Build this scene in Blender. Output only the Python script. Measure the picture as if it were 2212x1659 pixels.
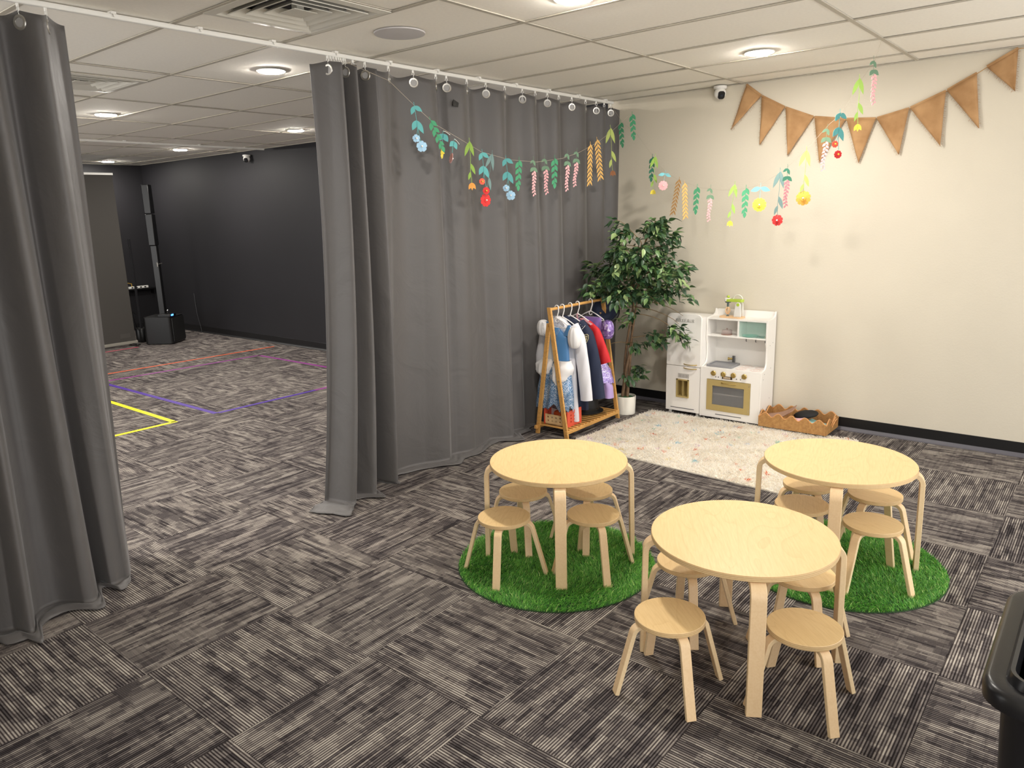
import bpy, bmesh, math, random
import numpy as np
from mathutils import Vector, Matrix
R = math.radians
random.seed(7)
rng = np.random.default_rng(11)
scene = bpy.context.scene
for o in list(bpy.data.objects):
    bpy.data.objects.remove(o)
COL = scene.collection

# ------------------------------------------------------------------ camera
cam_d = bpy.data.cameras.new('camera')
cam = bpy.data.objects.new('camera', cam_d)
COL.objects.link(cam)
cam_d.sensor_width = 36.0
cam_d.lens = 36.0 * 1598.83 / 2212.0
cam_d.clip_start = 0.05
_r = Vector((0.63399383, -0.77281326, -0.0284867))
_u = Vector((0.19229655, 0.12186147, 0.97374115))
_f = Vector((0.74904864, 0.62282377, -0.22586874))
CP = Vector((-1.05863, -3.40718, 1.73843))
cam.matrix_world = Matrix(((_r.x, _u.x, -_f.x, CP.x), (_r.y, _u.y, -_f.y, CP.y), (_r.z, _u.z, -_f.z, CP.z), (0, 0, 0, 1)))
scene.camera = cam

# ------------------------------------------------------------------ world, view
wd = bpy.data.worlds.new('world')
scene.world = wd
WORLD = 2.45
wd.use_nodes = True
wd.node_tree.nodes['Background'].inputs[0].default_value = (1.0, 0.985, 0.965, 1)
wd.node_tree.nodes['Background'].inputs[1].default_value = WORLD
scene.view_settings.view_transform = 'Standard'
scene.view_settings.look = 'None'
scene.view_settings.gamma = 1.0
scene.view_settings.use_curve_mapping = False
scene.view_settings.exposure = 0.20
LAMP = 430.0                # radiance of a downlight lens
LAMP_COL = (1.0, 0.945, 0.87, 1)

# ------------------------------------------------------------------ helpers
def S(h, a=1.0):
    h = h.lstrip('#')
    c = [int(h[i:i+2], 16) / 255 for i in (0, 2, 4)]
    return tuple((v / 12.92 if v <= 0.04045 else ((v + 0.055) / 1.055) ** 2.4) for v in c) + (a,)

class MB:
    def __init__(s):
        s.v = []; s.f = []; s.m = []
    def add(s, vs, fs, mi=0):
        o = len(s.v); s.v += [tuple(p) for p in vs]
        s.f += [tuple(i + o for i in q) for q in fs]; s.m += [mi] * len(fs)
        return s
    def box(s, x0, x1, y0, y1, z0, z1, mi=0, M=None):
        vs = [Vector((x, y, z)) for x in (x0, x1) for y in (y0, y1) for z in (z0, z1)]
        if M is not None: vs = [M @ p for p in vs]
        return s.add(vs, [(0, 1, 3, 2), (4, 6, 7, 5), (0, 4, 5, 1), (2, 3, 7, 6), (0, 2, 6, 4), (1, 5, 7, 3)], mi)
    def tube(s, pts, r, n=8, closed=False, mi=0, flat=1.0):
        pts = [Vector(p) for p in pts]; k = len(pts)
        rr = list(r) if hasattr(r, '__len__') else [r] * k
        def tan(i):
            if closed: return (pts[(i + 1) % k] - pts[(i - 1) % k]).normalized()
            return (pts[min(i + 1, k - 1)] - pts[max(i - 1, 0)]).normalized()
        t0 = tan(0); ref = Vector((0, 0, 1)) if abs(t0.z) < 0.9 else Vector((1, 0, 0))
        nrm = (ref - t0 * ref.dot(t0)).normalized(); vs = []
        for i in range(k):
            t = tan(i); nrm = (nrm - t * nrm.dot(t)).normalized(); bn = t.cross(nrm)
            for j in range(n):
                a = 2 * math.pi * j / n
                vs.append(pts[i] + nrm * math.cos(a) * rr[i] + bn * math.sin(a) * rr[i] * flat)
        fs = []
        for i in range(k if closed else k - 1):
            a, b = i * n, ((i + 1) % k) * n
            for j in range(n):
                fs.append((a + j, a + (j + 1) % n, b + (j + 1) % n, b + j))
        if not closed:
            fs.append(tuple(reversed(range(n)))); fs.append(tuple((k - 1) * n + j for j in range(n)))
        return s.add(vs, fs, mi)
    def sweep(s, pts, w, t, side, mi=0, mi_side=None):
        # flat bar: width w along 'side', thickness t across
        pts = [Vector(p) for p in pts]; side = Vector(side).normalized(); k = len(pts); vs = []
        for i in range(k):
            tg = (pts[min(i + 1, k - 1)] - pts[max(i - 1, 0)]).normalized()
            up = side.cross(tg).normalized()
            for (a, b) in ((-1, -1), (1, -1), (1, 1), (-1, 1)):
                vs.append(pts[i] + side * a * w / 2 + up * b * t / 2)
        ms = mi if mi_side is None else mi_side
        for i in range(k - 1):
            a, b = i * 4, (i + 1) * 4
            for j in range(4):
                pass
        o = len(s.v); s.v += [tuple(p) for p in vs]
        for i in range(k - 1):
            a, b = o + i * 4, o + (i + 1) * 4
            for j in range(4):
                s.f.append((a + j, a + (j + 1) % 4, b + (j + 1) % 4, b + j)); s.m.append(ms if j in (1, 3) else mi)
        s.f.append((o + 3, o + 2, o + 1, o)); s.m.append(ms)
        e = o + (k - 1) * 4
        s.f.append((e, e + 1, e + 2, e + 3)); s.m.append(ms)
        return s
    def prism(s, poly, t, M=None, mi=0, mi_side=None):
        # polygon in local XY extruded along +Z by t, then transformed
        n = len(poly)
        vs = [Vector((x, y, 0)) for x, y in poly] + [Vector((x, y, t)) for x, y in poly]
        if M is not None: vs = [M @ p for p in vs]
        s.add(vs, [tuple(reversed(range(n))), tuple(range(n, 2 * n))], mi)
        o = len(s.v) - 2 * n; ms = mi if mi_side is None else mi_side
        for i in range(n):
            j = (i + 1) % n
            s.f.append((o + i, o + j, o + n + j, o + n + i)); s.m.append(ms)
        return s
    def lathe(s, prof, n=24, c=(0, 0, 0), mi=0, M=None):
        vs = []; k = len(prof)
        for r, z in prof:
            for j in range(n):
                a = 2 * math.pi * j / n
                p = Vector((c[0] + r * math.cos(a), c[1] + r * math.sin(a), c[2] + z))
                vs.append(M @ p if M is not None else p)
        fs = []
        for i in range(k - 1):
            for j in range(n):
                fs.append((i * n + j, i * n + (j + 1) % n, (i + 1) * n + (j + 1) % n, (i + 1) * n + j))
        if prof[0][0] > 1e-4: fs.append(tuple(reversed(range(n))))
        if prof[-1][0] > 1e-4: fs.append(tuple((k - 1) * n + j for j in range(n)))
        return s.add(vs, fs, mi)
    def loft(s, rings, cap=True, mi=0, closed=True):
        n = len(rings[0]); vs = [p for r in rings for p in r]; fs = []
        for i in range(len(rings) - 1):
            for j in range(n if closed else n - 1):
                fs.append((i * n + j, i * n + (j + 1) % n, (i + 1) * n + (j + 1) % n, (i + 1) * n + j))
        if cap and closed:
            fs.append(tuple(reversed(range(n)))); e = (len(rings) - 1) * n
            fs.append(tuple(e + j for j in range(n)))
        return s.add(vs, fs, mi)
    def mesh(s, name):
        me = bpy.data.meshes.new(name)
        me.from_pydata(s.v, [], s.f); me.update()
        return me
    def build(s, name, mat, parent=None, smooth=35, bevel=0.0, seg=2, loc=None, rot=None):
        me = s.mesh(name)
        mats = mat if isinstance(mat, (list, tuple)) else [mat]
        for m in mats: me.materials.append(m)
        if len(mats) > 1: me.polygons.foreach_set('material_index', s.m)
        bm = bmesh.new(); bm.from_mesh(me)
        bmesh.ops.remove_doubles(bm, verts=bm.verts, dist=1e-6)
        bmesh.ops.recalc_face_normals(bm, faces=bm.faces); bm.to_mesh(me); bm.free()
        if smooth:
            me.polygons.foreach_set('use_smooth', [True] * len(me.polygons))
            me.set_sharp_from_angle(angle=R(smooth))
        return link(name, me, parent, bevel, seg, loc, rot)

def link(name, me, parent=None, bevel=0.0, seg=2, loc=None, rot=None):
    o = bpy.data.objects.new(name, me); COL.objects.link(o)
    if parent is not None: o.parent = parent
    if loc is not None: o.location = loc
    if rot is not None: o.rotation_euler = rot
    if bevel:
        b = o.modifiers.new('bevel', 'BEVEL'); b.width = bevel; b.segments = seg; b.limit_method = 'ANGLE'; b.angle_limit = R(40)
    return o

def tag(o, label=None, cat=None, group=None, kind=None):
    if label: o['label'] = label
    if cat: o['category'] = cat
    if group: o['group'] = group
    if kind: o['kind'] = kind
    return o

def thing(name, label, cat, loc=(0, 0, 0), rz=0.0, group=None):
    o = bpy.data.objects.new(name, None); COL.objects.link(o)
    o.location = loc; o.rotation_euler = (0, 0, rz); o.empty_display_size = 0.1
    return tag(o, label, cat, group)

def copy_tree(o, parent=None):
    c = o.copy(); COL.objects.link(c); c.parent = parent
    for ch in list(o.children): copy_tree(ch, c)
    return c

def arc(cx, cz, r, a0, a1, n):
    return [(cx + r * math.cos(R(a0 + (a1 - a0) * i / n)), cz + r * math.sin(R(a0 + (a1 - a0) * i / n))) for i in range(n + 1)]

def rrect(x0, x1, y0, y1, r, n=5, corners=(1, 1, 1, 1)):
    # corners: x1y1, x0y1, x0y0, x1y0
    out = []
    for (cx, cy, a, on, px, py) in ((x1 - r, y1 - r, 0, corners[0], x1, y1), (x0 + r, y1 - r, 90, corners[1], x0, y1),
                                    (x0 + r, y0 + r, 180, corners[2], x0, y0), (x1 - r, y0 + r, 270, corners[3], x1, y0)):
        out += arc(cx, cy, r, a, a + 90, n) if on else [(px, py)]
    return out

# ------------------------------------------------------------------ materials
def new_mat(name):
    m = bpy.data.materials.new(name); m.use_nodes = True
    nt = m.node_tree
    return m, nt, nt.nodes['Principled BSDF']

def N(nt, typ, **kw):
    n = nt.nodes.new(typ)
    for k, v in kw.items():
        if k.startswith('i_'):
            n.inputs[int(k[2:]) if k[2:].isdigit() else k[2:]].default_value = v
        else: setattr(n, k, v)
    return n

def ramp(nt, fac, stops, interp='LINEAR'):
    r = nt.nodes.new('ShaderNodeValToRGB'); r.color_ramp.interpolation = interp
    el = r.color_ramp.elements
    while len(el) < len(stops): el.new(0.5)
    for e, (p, c) in zip(el, stops): e.position = p; e.color = c
    nt.links.new(fac, r.inputs[0]); return r.outputs[0]

def math_(nt, op, a, b=None, c=None):
    n = nt.nodes.new('ShaderNodeMath'); n.operation = op
    for i, x in enumerate((a, b, c)):
        if x is None: continue
        if isinstance(x, (int, float)): n.inputs[i].default_value = x
        else: nt.links.new(x, n.inputs[i])
    return n.outputs[0]

def plain(name, hexc, rough=0.5, metal=0.0, var=0.0, vscale=20.0, bump=0.0, bscale=200.0, spec=0.5, sheen=0.0, alpha=1.0, trans=0.0, coat=0.0):
    m, nt, b = new_mat(name)
    b.inputs['Base Color'].default_value = S(hexc)
    b.inputs['Roughness'].default_value = rough; b.inputs['Metallic'].default_value = metal
    b.inputs['Specular IOR Level'].default_value = spec; b.inputs['Sheen Weight'].default_value = sheen
    b.inputs['Coat Weight'].default_value = coat
    b.inputs['Alpha'].default_value = alpha; b.inputs['Transmission Weight'].default_value = trans
    tc = N(nt, 'ShaderNodeTexCoord')
    if var:
        nz = N(nt, 'ShaderNodeTexNoise'); nz.inputs['Scale'].default_value = vscale; nz.inputs['Detail'].default_value = 4
        nt.links.new(tc.outputs['Object'], nz.inputs['Vector'])
        c = S(hexc)
        lo = tuple(max(0, v * (1 - var)) for v in c[:3]) + (1,); hi = tuple(min(1, v * (1 + var)) for v in c[:3]) + (1,)
        nt.links.new(ramp(nt, nz.outputs[0], [(0.3, lo), (0.7, hi)]), b.inputs['Base Color'])
    if bump:
        nz = N(nt, 'ShaderNodeTexNoise'); nz.inputs['Scale'].default_value = bscale; nz.inputs['Detail'].default_value = 3
        nt.links.new(tc.outputs['Object'], nz.inputs['Vector'])
        bp = N(nt, 'ShaderNodeBump'); bp.inputs['Strength'].default_value = bump; bp.inputs['Distance'].default_value = 0.002
        nt.links.new(nz.outputs[0], bp.inputs['Height']); nt.links.new(bp.outputs[0], b.inputs['Normal'])
    return m

def birch(name, base, dark, ring=0.35, ply=False):
    m, nt, b = new_mat(name)
    tc = N(nt, 'ShaderNodeTexCoord'); oi = N(nt, 'ShaderNodeObjectInfo')
    ofs = N(nt, 'ShaderNodeVectorMath', operation='MULTIPLY_ADD'); ofs.inputs[1].default_value = (1, 1, 1)
    comb = N(nt, 'ShaderNodeCombineXYZ')
    k = math_(nt, 'MULTIPLY', oi.outputs['Random'], 23.0)
    nt.links.new(k, comb.inputs[0]); nt.links.new(k, comb.inputs[1])
    nt.links.new(tc.outputs['Object'], ofs.inputs[0]); nt.links.new(comb.outputs[0], ofs.inputs[2])
    mp = N(nt, 'ShaderNodeMapping'); mp.inputs['Scale'].default_value = (1.1, 3.4, 3.4)
    nt.links.new(ofs.outputs[0], mp.inputs[0])
    n1 = N(nt, 'ShaderNodeTexNoise'); n1.inputs['Scale'].default_value = 1.3; n1.inputs['Detail'].default_value = 2; n1.inputs['Distortion'].default_value = 0.6
    nt.links.new(mp.outputs[0], n1.inputs['Vector'])
    rings = math_(nt, 'FRACT', math_(nt, 'MULTIPLY', n1.outputs[0], 13.0))
    mp2 = N(nt, 'ShaderNodeMapping'); mp2.inputs['Scale'].default_value = (12, 130, 130)
    nt.links.new(ofs.outputs[0], mp2.inputs[0])
    n2 = N(nt, 'ShaderNodeTexNoise'); n2.inputs['Scale'].default_value = 1.0; n2.inputs['Detail'].default_value = 3
    nt.links.new(mp2.outputs[0], n2.inputs['Vector'])
    rr = math_(nt, 'POWER', rings, 6.0)
    fac = math_(nt, 'ADD', math_(nt, 'MULTIPLY', rr, ring), math_(nt, 'MULTIPLY', math_(nt, 'SUBTRACT', n2.outputs[0], 0.35), 0.55))
    col = ramp(nt, fac, [(0.0, S(base)), (0.8, S(dark))])
    if ply:
        sx = N(nt, 'ShaderNodeSeparateXYZ'); nt.links.new(tc.outputs['Object'], sx.inputs[0])
        st = math_(nt, 'FRACT', math_(nt, 'MULTIPLY', sx.outputs[2], 165.0))
        col2 = ramp(nt, st, [(0.45, S(base)), (0.55, S('#b98f5c'))])
        mx = N(nt, 'ShaderNodeMix', data_type='RGBA'); mx.inputs['Factor'].default_value = 0.65
        nt.links.new(col, mx.inputs['A']); nt.links.new(col2, mx.inputs['B']); col = mx.outputs['Result']
    nt.links.new(col, b.inputs['Base Color'])
    b.inputs['Roughness'].default_value = 0.38; b.inputs['Specular IOR Level'].default_value = 0.4
    return m

M = {}
M['birch'] = birch('birch_veneer', '#ebcb95', '#cba366', 0.18)
M['birch_leg'] = birch('birch_bent_leg', '#eaccA2', '#d8b07e', 0.12)
M['ply_edge'] = birch('plywood_edge', '#e3c99b', '#c49a62', 0.2, ply=True)
M['leg_edge'] = birch('birch_leg_edge', '#ecd3aa', '#d6b583', 0.1)
M['bamboo'] = birch('bamboo', '#d9a660', '#a8743a', 0.35)
M['wall'] = plain('cream_wall_paint', '#d5cdbc', 0.75, var=0.03, vscale=1.5, bump=0.35, bscale=90, spec=0.25)
M['dark_wall'] = plain('charcoal_wall_paint', '#201f22', 0.6, var=0.05, vscale=2, bump=0.2, bscale=90, spec=0.35)
M['base'] = plain('black_vinyl_base', '#0e0e10', 0.45)
M['base_lip'] = plain('grey_vinyl_toe', '#55535a', 0.5)
M['tile'] = plain('ceiling_tile_board', '#f4efe4', 0.9, var=0.02, vscale=60, bump=0.25, bscale=300, spec=0.2)
M['tbar'] = plain('ceiling_grid_shaded', '#b9b2a4', 0.55, spec=0.3)  # tees greyed so the recess shadow along the seams sits in their colour
M['white'] = plain('white_enamel', '#eceae4', 0.35)
M['white_matte'] = plain('white_plastic', '#e8e6e0', 0.5)
M['black'] = plain('black_plastic', '#0c0c0d', 0.35)
M['black_matte'] = plain('black_matte', '#111112', 0.7)
M['steel'] = plain('brushed_steel', '#b9b6b0', 0.3, metal=0.9)
M['gold'] = plain('brass_paint', '#b8a062', 0.32, metal=0.75)
M['gold_paint'] = plain('gold_lacquer', '#b7a26a', 0.45, metal=0.15)
M['vent'] = plain('vent_enamel', '#d6d2c6', 0.4)
M['vent_dark'] = plain('vent_throat', '#242529', 0.6)
M['speaker_grille'] = plain('speaker_grille', '#c4c0bf', 0.6, bump=0.4, bscale=600)

def carpet():
    m, nt, b = new_mat('ribbed_carpet_tile')
    tc = N(nt, 'ShaderNodeTexCoord'); oi = N(nt, 'ShaderNodeObjectInfo')
    sx = N(nt, 'ShaderNodeSeparateXYZ'); nt.links.new(tc.outputs['Object'], sx.inputs[0])
    rnd = math_(nt, 'MULTIPLY', oi.outputs['Random'], 37.0)
    X = math_(nt, 'ADD', sx.outputs[0], rnd); Y = math_(nt, 'ADD', sx.outputs[1], math_(nt, 'FLOOR', rnd))
    def bricks(h, L, seed):
        yb = math_(nt, 'FLOOR', math_(nt, 'DIVIDE', math_(nt, 'ADD', Y, seed), h))
        w1 = N(nt, 'ShaderNodeTexWhiteNoise', noise_dimensions='1D'); nt.links.new(yb, w1.inputs['W'])
        xb = math_(nt, 'FLOOR', math_(nt, 'ADD', math_(nt, 'DIVIDE', X, L), math_(nt, 'MULTIPLY', w1.outputs[0], 9.0)))
        cb = N(nt, 'ShaderNodeCombineXYZ'); nt.links.new(xb, cb.inputs[0]); nt.links.new(yb, cb.inputs[1]); cb.inputs[2].default_value = seed
        w2 = N(nt, 'ShaderNodeTexWhiteNoise', noise_dimensions='3D'); nt.links.new(cb.outputs[0], w2.inputs['Vector'])
        return w2.outputs[0]
    p = 0.6096 / 58
    def step(x, t, k): return math_(nt, 'MULTIPLY', math_(nt, 'GREATER_THAN', x, t), k)
    a = bricks(p * 2, 0.10, 0.0); c = bricks(p, 0.21, 3.1); d = bricks(p * 5, 0.065, 7.7); e = bricks(p, 0.24, 11.3); h = bricks(p * 3, 0.125, 17.9); q = bricks(p * 29, 0.013, 23.3)
    v = math_(nt, 'ADD', math_(nt, 'ADD', step(a, 0.64, 0.20), step(e, 0.60, 0.20)), math_(nt, 'ADD', step(d, 0.62, 0.10), step(h, 0.70, 0.20)))
    v = math_(nt, 'SUBTRACT', v, math_(nt, 'ADD', step(c, 0.72, 0.20), step(q, 0.80, 0.08)))
    nz = N(nt, 'ShaderNodeTexNoise'); nz.inputs['Scale'].default_value = 300; nz.inputs['Detail'].default_value = 2
    nt.links.new(tc.outputs['Object'], nz.inputs['Vector'])
    v = math_(nt, 'ADD', math_(nt, 'ADD', v, 0.28), math_(nt, 'MULTIPLY', math_(nt, 'SUBTRACT', nz.outputs[0], 0.5), 0.35))
    v = math_(nt, 'ADD', v, math_(nt, 'MULTIPLY', math_(nt, 'SUBTRACT', oi.outputs['Random'], 0.5), 0.12))
    col = ramp(nt, v, [(0.05, S('#3f3a3b')), (0.28, S('#625c5b')), (0.52, S('#857e79')), (0.90, S('#b5aea4'))])
    rib = math_(nt, 'FRACT', math_(nt, 'DIVIDE', Y, p))
    tri = math_(nt, 'ABSOLUTE', math_(nt, 'SUBTRACT', rib, 0.5))          # 0 at rib crest, .5 in the groove
    prof = ramp(nt, tri, [(0.16, (1, 1, 1, 1)), (0.34, (0.17, 0.15, 0.16, 1))])
    mx = N(nt, 'ShaderNodeMix', data_type='RGBA', blend_type='MULTIPLY'); mx.inputs['Factor'].default_value = 1.0
    nt.links.new(col, mx.inputs['A']); nt.links.new(prof, mx.inputs['B'])
    nt.links.new(mx.outputs['Result'], b.inputs['Base Color'])
    b.inputs['Roughness'].default_value = 0.95; b.inputs['Specular IOR Level'].default_value = 0.1
    bp = N(nt, 'ShaderNodeBump'); bp.inputs['Strength'].default_value = 0.4; bp.inputs['Distance'].default_value = 0.002
    nt.links.new(math_(nt, 'SUBTRACT', 0.5, tri), bp.inputs['Height']); nt.links.new(bp.outputs[0], b.inputs['Normal'])
    return m
M['carpet'] = carpet()
M['slab'] = plain('floor_underlay', '#2a2725', 0.9)

def curtain_mat():
    m, nt, b = new_mat('grey_blackout_cloth')
    b.inputs['Base Color'].default_value = S('#595655')
    b.inputs['Roughness'].default_value = 0.55; b.inputs['Sheen Weight'].default_value = 0.25; b.inputs['Sheen Roughness'].default_value = 0.4
    tc = N(nt, 'ShaderNodeTexCoord')
    nz = N(nt, 'ShaderNodeTexNoise'); nz.inputs['Scale'].default_value = 3.5; nz.inputs['Detail'].default_value = 5; nz.inputs['Distortion'].default_value = 1.2
    nt.links.new(tc.outputs['Object'], nz.inputs['Vector'])
    bp = N(nt, 'ShaderNodeBump'); bp.inputs['Strength'].default_value = 0.18; bp.inputs['Distance'].default_value = 0.05
    nt.links.new(nz.outputs[0], bp.inputs['Height']); nt.links.new(bp.outputs[0], b.inputs['Normal'])
    return m
M['curtain'] = curtain_mat()
# ------------------------------------------------------------------ the room
TS = 0.6096
H = 2.6677
WX = 4.885          # plane of the cream wall
X0, X1, Y0, Y1 = -2.3, WX, -4.7, 9.35

floor = MB().box(X0, X1 + 0.1, Y0, Y1, -0.12, -0.006).build('floor', M['slab'], smooth=0)
tag(floor, 'grey patterned carpet tile floor laid quarter turned across both rooms', kind='structure')
ct = MB(); g = TS / 2 - 0.0006
ct.prism(rrect(-g, g, -g, g, 0.002, 2), 0.006)
ct_me = ct.build('carpet_tile', M['carpet'], floor, smooth=0)
tile_me = ct_me.data
first = True
nt_ = 0
for i in range(-3, 9):
    for j in range(-15, 9):
        x = (i + 0.5) * TS; y = -(j + 0.5) * TS
        if x > WX + 0.25 or y > Y1 - 0.05 or y < Y0: continue
        if x < CP.x + 0.1 and y > 0.6: continue
        if y < -4.2 and i < 0: continue
        if first: o = ct_me; first = False
        else:
            o = bpy.data.objects.new('carpet_tile', tile_me); COL.objects.link(o); o.parent = floor
        wx = min(x, WX)
        o.location = (x, y, -0.006 + random.uniform(0, 0.0006))
        o.rotation_euler = (0, 0, R(90 if (i + j) % 2 else 0) + R(180) * random.randint(0, 1))
        nt_ += 1

# cream and charcoal stretches of the long wall, the end wall, and an unseen wall added to cut fill light
tag(MB().box(WX, WX + 0.12, Y0, 0.33, -0.05, H + 0.15).build('wall_right', M['wall'], smooth=0), 'cream painted wall behind the play kitchen', kind='structure')
tag(MB().box(WX, WX + 0.12, 0.33, Y1, -0.05, H + 0.15).build('wall_far_right', M['dark_wall'], smooth=0), 'charcoal painted wall beyond the curtain', kind='structure')
tag(MB().box(X0 - 0.1, WX + 0.12, Y1, Y1 + 0.12, -0.05, H + 0.15).build('wall_back', M['dark_wall'], smooth=0), 'charcoal end wall of the far room', kind='structure')
tag(MB().box(X0 - 0.12, X0, Y0 + 0.6, 0.25, -0.05, H + 0.15).build('wall_left_blocker', M['wall'], smooth=0), 'unseen cream wall added left of the near room to cut fill light', kind='structure')  # unseen; added to block ambient light from the open left side
def baseboard(name, y0, y1, label):
    b = MB().box(WX - 0.006, WX, y0, y1, 0, 0.102).build(name, M['base'], bevel=0.002)
    tag(b, label, kind='structure')
    t = MB(); t.prism([(0, 0), (0.022, 0), (0.02, 0.006), (0.006, 0.016), (0, 0.03)], y1 - y0,
                      Matrix(((-1, 0, 0, WX - 0.005), (0, 0, 1, y0), (0, 1, 0, 0), (0, 0, 0, 1))))
    t.build('cove_toe', M['base_lip'] if y0 < 0 else M['base'], b)
baseboard('baseboard_right', Y0, 0.33, 'black cove base along the cream wall')
baseboard('baseboard_far_right', 0.33, Y1, 'black cove base along the charcoal wall')
bb = MB().box(X0, WX - 0.02, Y1 - 0.008, Y1, 0, 0.102).build('baseboard_back', M['base'])
tag(bb, 'black cove base along the end wall', kind='structure')

# suspended ceiling: boards lying in a grid of tees
ceil = MB().box(X0, X1 + 0.1, Y0, Y1, H + 0.06, H + 0.15).build('ceiling', M['tile'], smooth=0)
tag(ceil, 'suspended ceiling of cream lay-in boards in a slim grid', kind='structure')
GX = [2.1198 + TS * k for k in range(-9, 5)]           # lines across (run along y)
GY = [-0.9162 + 2 * TS * k for k in range(-4, 9)]      # lines along (run along x)
VENTS = [(1.205, -0.3066), (1.205, 2.1318)]
SPK = (1.815, -0.325)
def board(x0, x1, y0, y1, cache={}):
    key = (round(x1 - x0, 3), round(y1 - y0, 3))
    if key not in cache:
        a, b = (x1 - x0) / 2, (y1 - y0) / 2
        cache[key] = MB().box(-a, a, -b, b, 0, 0.016).build('ceiling_board', M['tile'], ceil, smooth=0)
        o = cache[key]
    else:
        o = bpy.data.objects.new('ceiling_board', cache[key].data); COL.objects.link(o); o.parent = ceil
    o.location = ((x0 + x1) / 2, (y0 + y1) / 2, H + 0.003 + random.uniform(-0.0012, 0.0012))
    o.rotation_euler = (random.uniform(-.0012, .0012), random.uniform(-.0012, .0012), 0)
gxs = [X0] + [x for x in GX if X0 + .05 < x < WX - 0.02] + [WX]
gys = [Y0] + [y for y in GY if Y0 + .05 < y < Y1 - .02] + [Y1]
for a, b in zip(gxs[:-1], gxs[1:]):
    for c, d in zip(gys[:-1], gys[1:]):
        v = [q for q in VENTS if a < q[0] < b and c < q[1] < d]
        e = 0.004
        if v:
            board(a + e, b - e, c + e, v[0][1] - 0.303 - e); board(a + e, b - e, v[0][1] + 0.303 + e, d - e)
        else: board(a + e, b - e, c + e, d - e)
def tee(x0, x1, y0, y1, dz=0.0):
    m = MB().box(x0, x1, y0, y1, H - 0.003 - dz, H + 0.001)
    cx, cy = (x0 + x1) / 2, (y0 + y1) / 2
    if x1 - x0 > y1 - y0: m.box(x0, x1, cy - 0.003, cy + 0.003, H + 0.001, H + 0.04)
    else: m.box(cx - 0.003, cx + 0.003, y0, y1, H + 0.001, H + 0.04)
    m.build('grid_tee', M['tbar'], ceil, smooth=0)
for x in gxs[1:-1]: tee(x - 0.012, x + 0.012, Y0, Y1)
for y in gys[1:-1]: tee(X0, WX, y - 0.012, y + 0.012, 0.0006)
for (cx, cy) in VENTS:
    for s in (-1, 1): tee(cx - 0.3, cx + 0.3, cy + s * 0.305 - 0.01, cy + s * 0.305 + 0.01)
t1 = MB().box(WX - 0.02, WX, Y0, Y1, H - 0.0045, H + 0.001); t1.box(WX - 0.003, WX, Y0, Y1, H - 0.004, H + 0.03)
tag(t1.build('trim_1', M['tbar'], smooth=0), 'cream wall angle where the ceiling meets the long wall', kind='structure')
t2 = MB().box(X0, WX, Y1 - 0.02, Y1, H - 0.0045, H + 0.001)
tag(t2.build('trim_2', M['tbar'], smooth=0), 'cream wall angle where the ceiling meets the end wall', kind='structure')

# ------------------------------------------------------------------ downlights
def lens_mat():
    m, nt, b = new_mat('glowing_lens')
    b.inputs['Base Color'].default_value = (0.9, 0.9, 0.88, 1)
    b.inputs['Emission Color'].default_value = LAMP_COL
    b.inputs['Emission Strength'].default_value = LAMP
    return m
M['lens'] = lens_mat()
LIGHTS = [(1.937, -1.344, 'round recessed downlight above the left round table, cut by the top edge'),
          (3.77, -1.476, 'round recessed downlight near the cream wall above the bunting'),
          (1.901, 0.982, 'round recessed downlight just beyond the curtain track, nearest of the far room'),
          (1.966, 3.60, 'round recessed downlight beside the edge of the left curtain, past the second vent'),
          (3.969, 3.70, 'round recessed downlight close to the edge of the right curtain'),
          (4.058, 6.40, 'round recessed downlight in front of the charcoal wall camera'),
          (4.12, 8.75, 'farthest round recessed downlight beside the end wall'),
          (3.85, 1.0, 'added round recessed downlight, unseen behind the right curtain'),  # this and the next are unseen, kept for the light they give
          (1.97, 6.3, 'added round recessed downlight, unseen behind the left curtain'),
          (-0.1, 1.0, 'added round recessed downlight, unseen beyond the left curtain'),  # last two are unseen extras, added to light the far room
          (-0.1, 3.6, 'added round recessed downlight, unseen farther beyond the left curtain')]
proto = None
for (x, y, lab) in LIGHTS:
    if proto is None:
        o = thing('downlight', lab, 'ceiling light', group='recessed downlights')
        MB().lathe([(0.084, -0.005), (0.091, -0.004), (0.092, 0.0), (0.084, 0.0)], 40).build('trim_ring', M['white'], o)
        MB().lathe([(0.0, -0.0145), (0.04, -0.0138), (0.065, -0.0115), (0.080, -0.0075), (0.0855, -0.003)], 40).build('lens', M['lens'], o)
        proto = o
    else:
        o = copy_tree(proto); o['label'] = lab
    o.location = (x, y, H - 0.0025)

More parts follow.
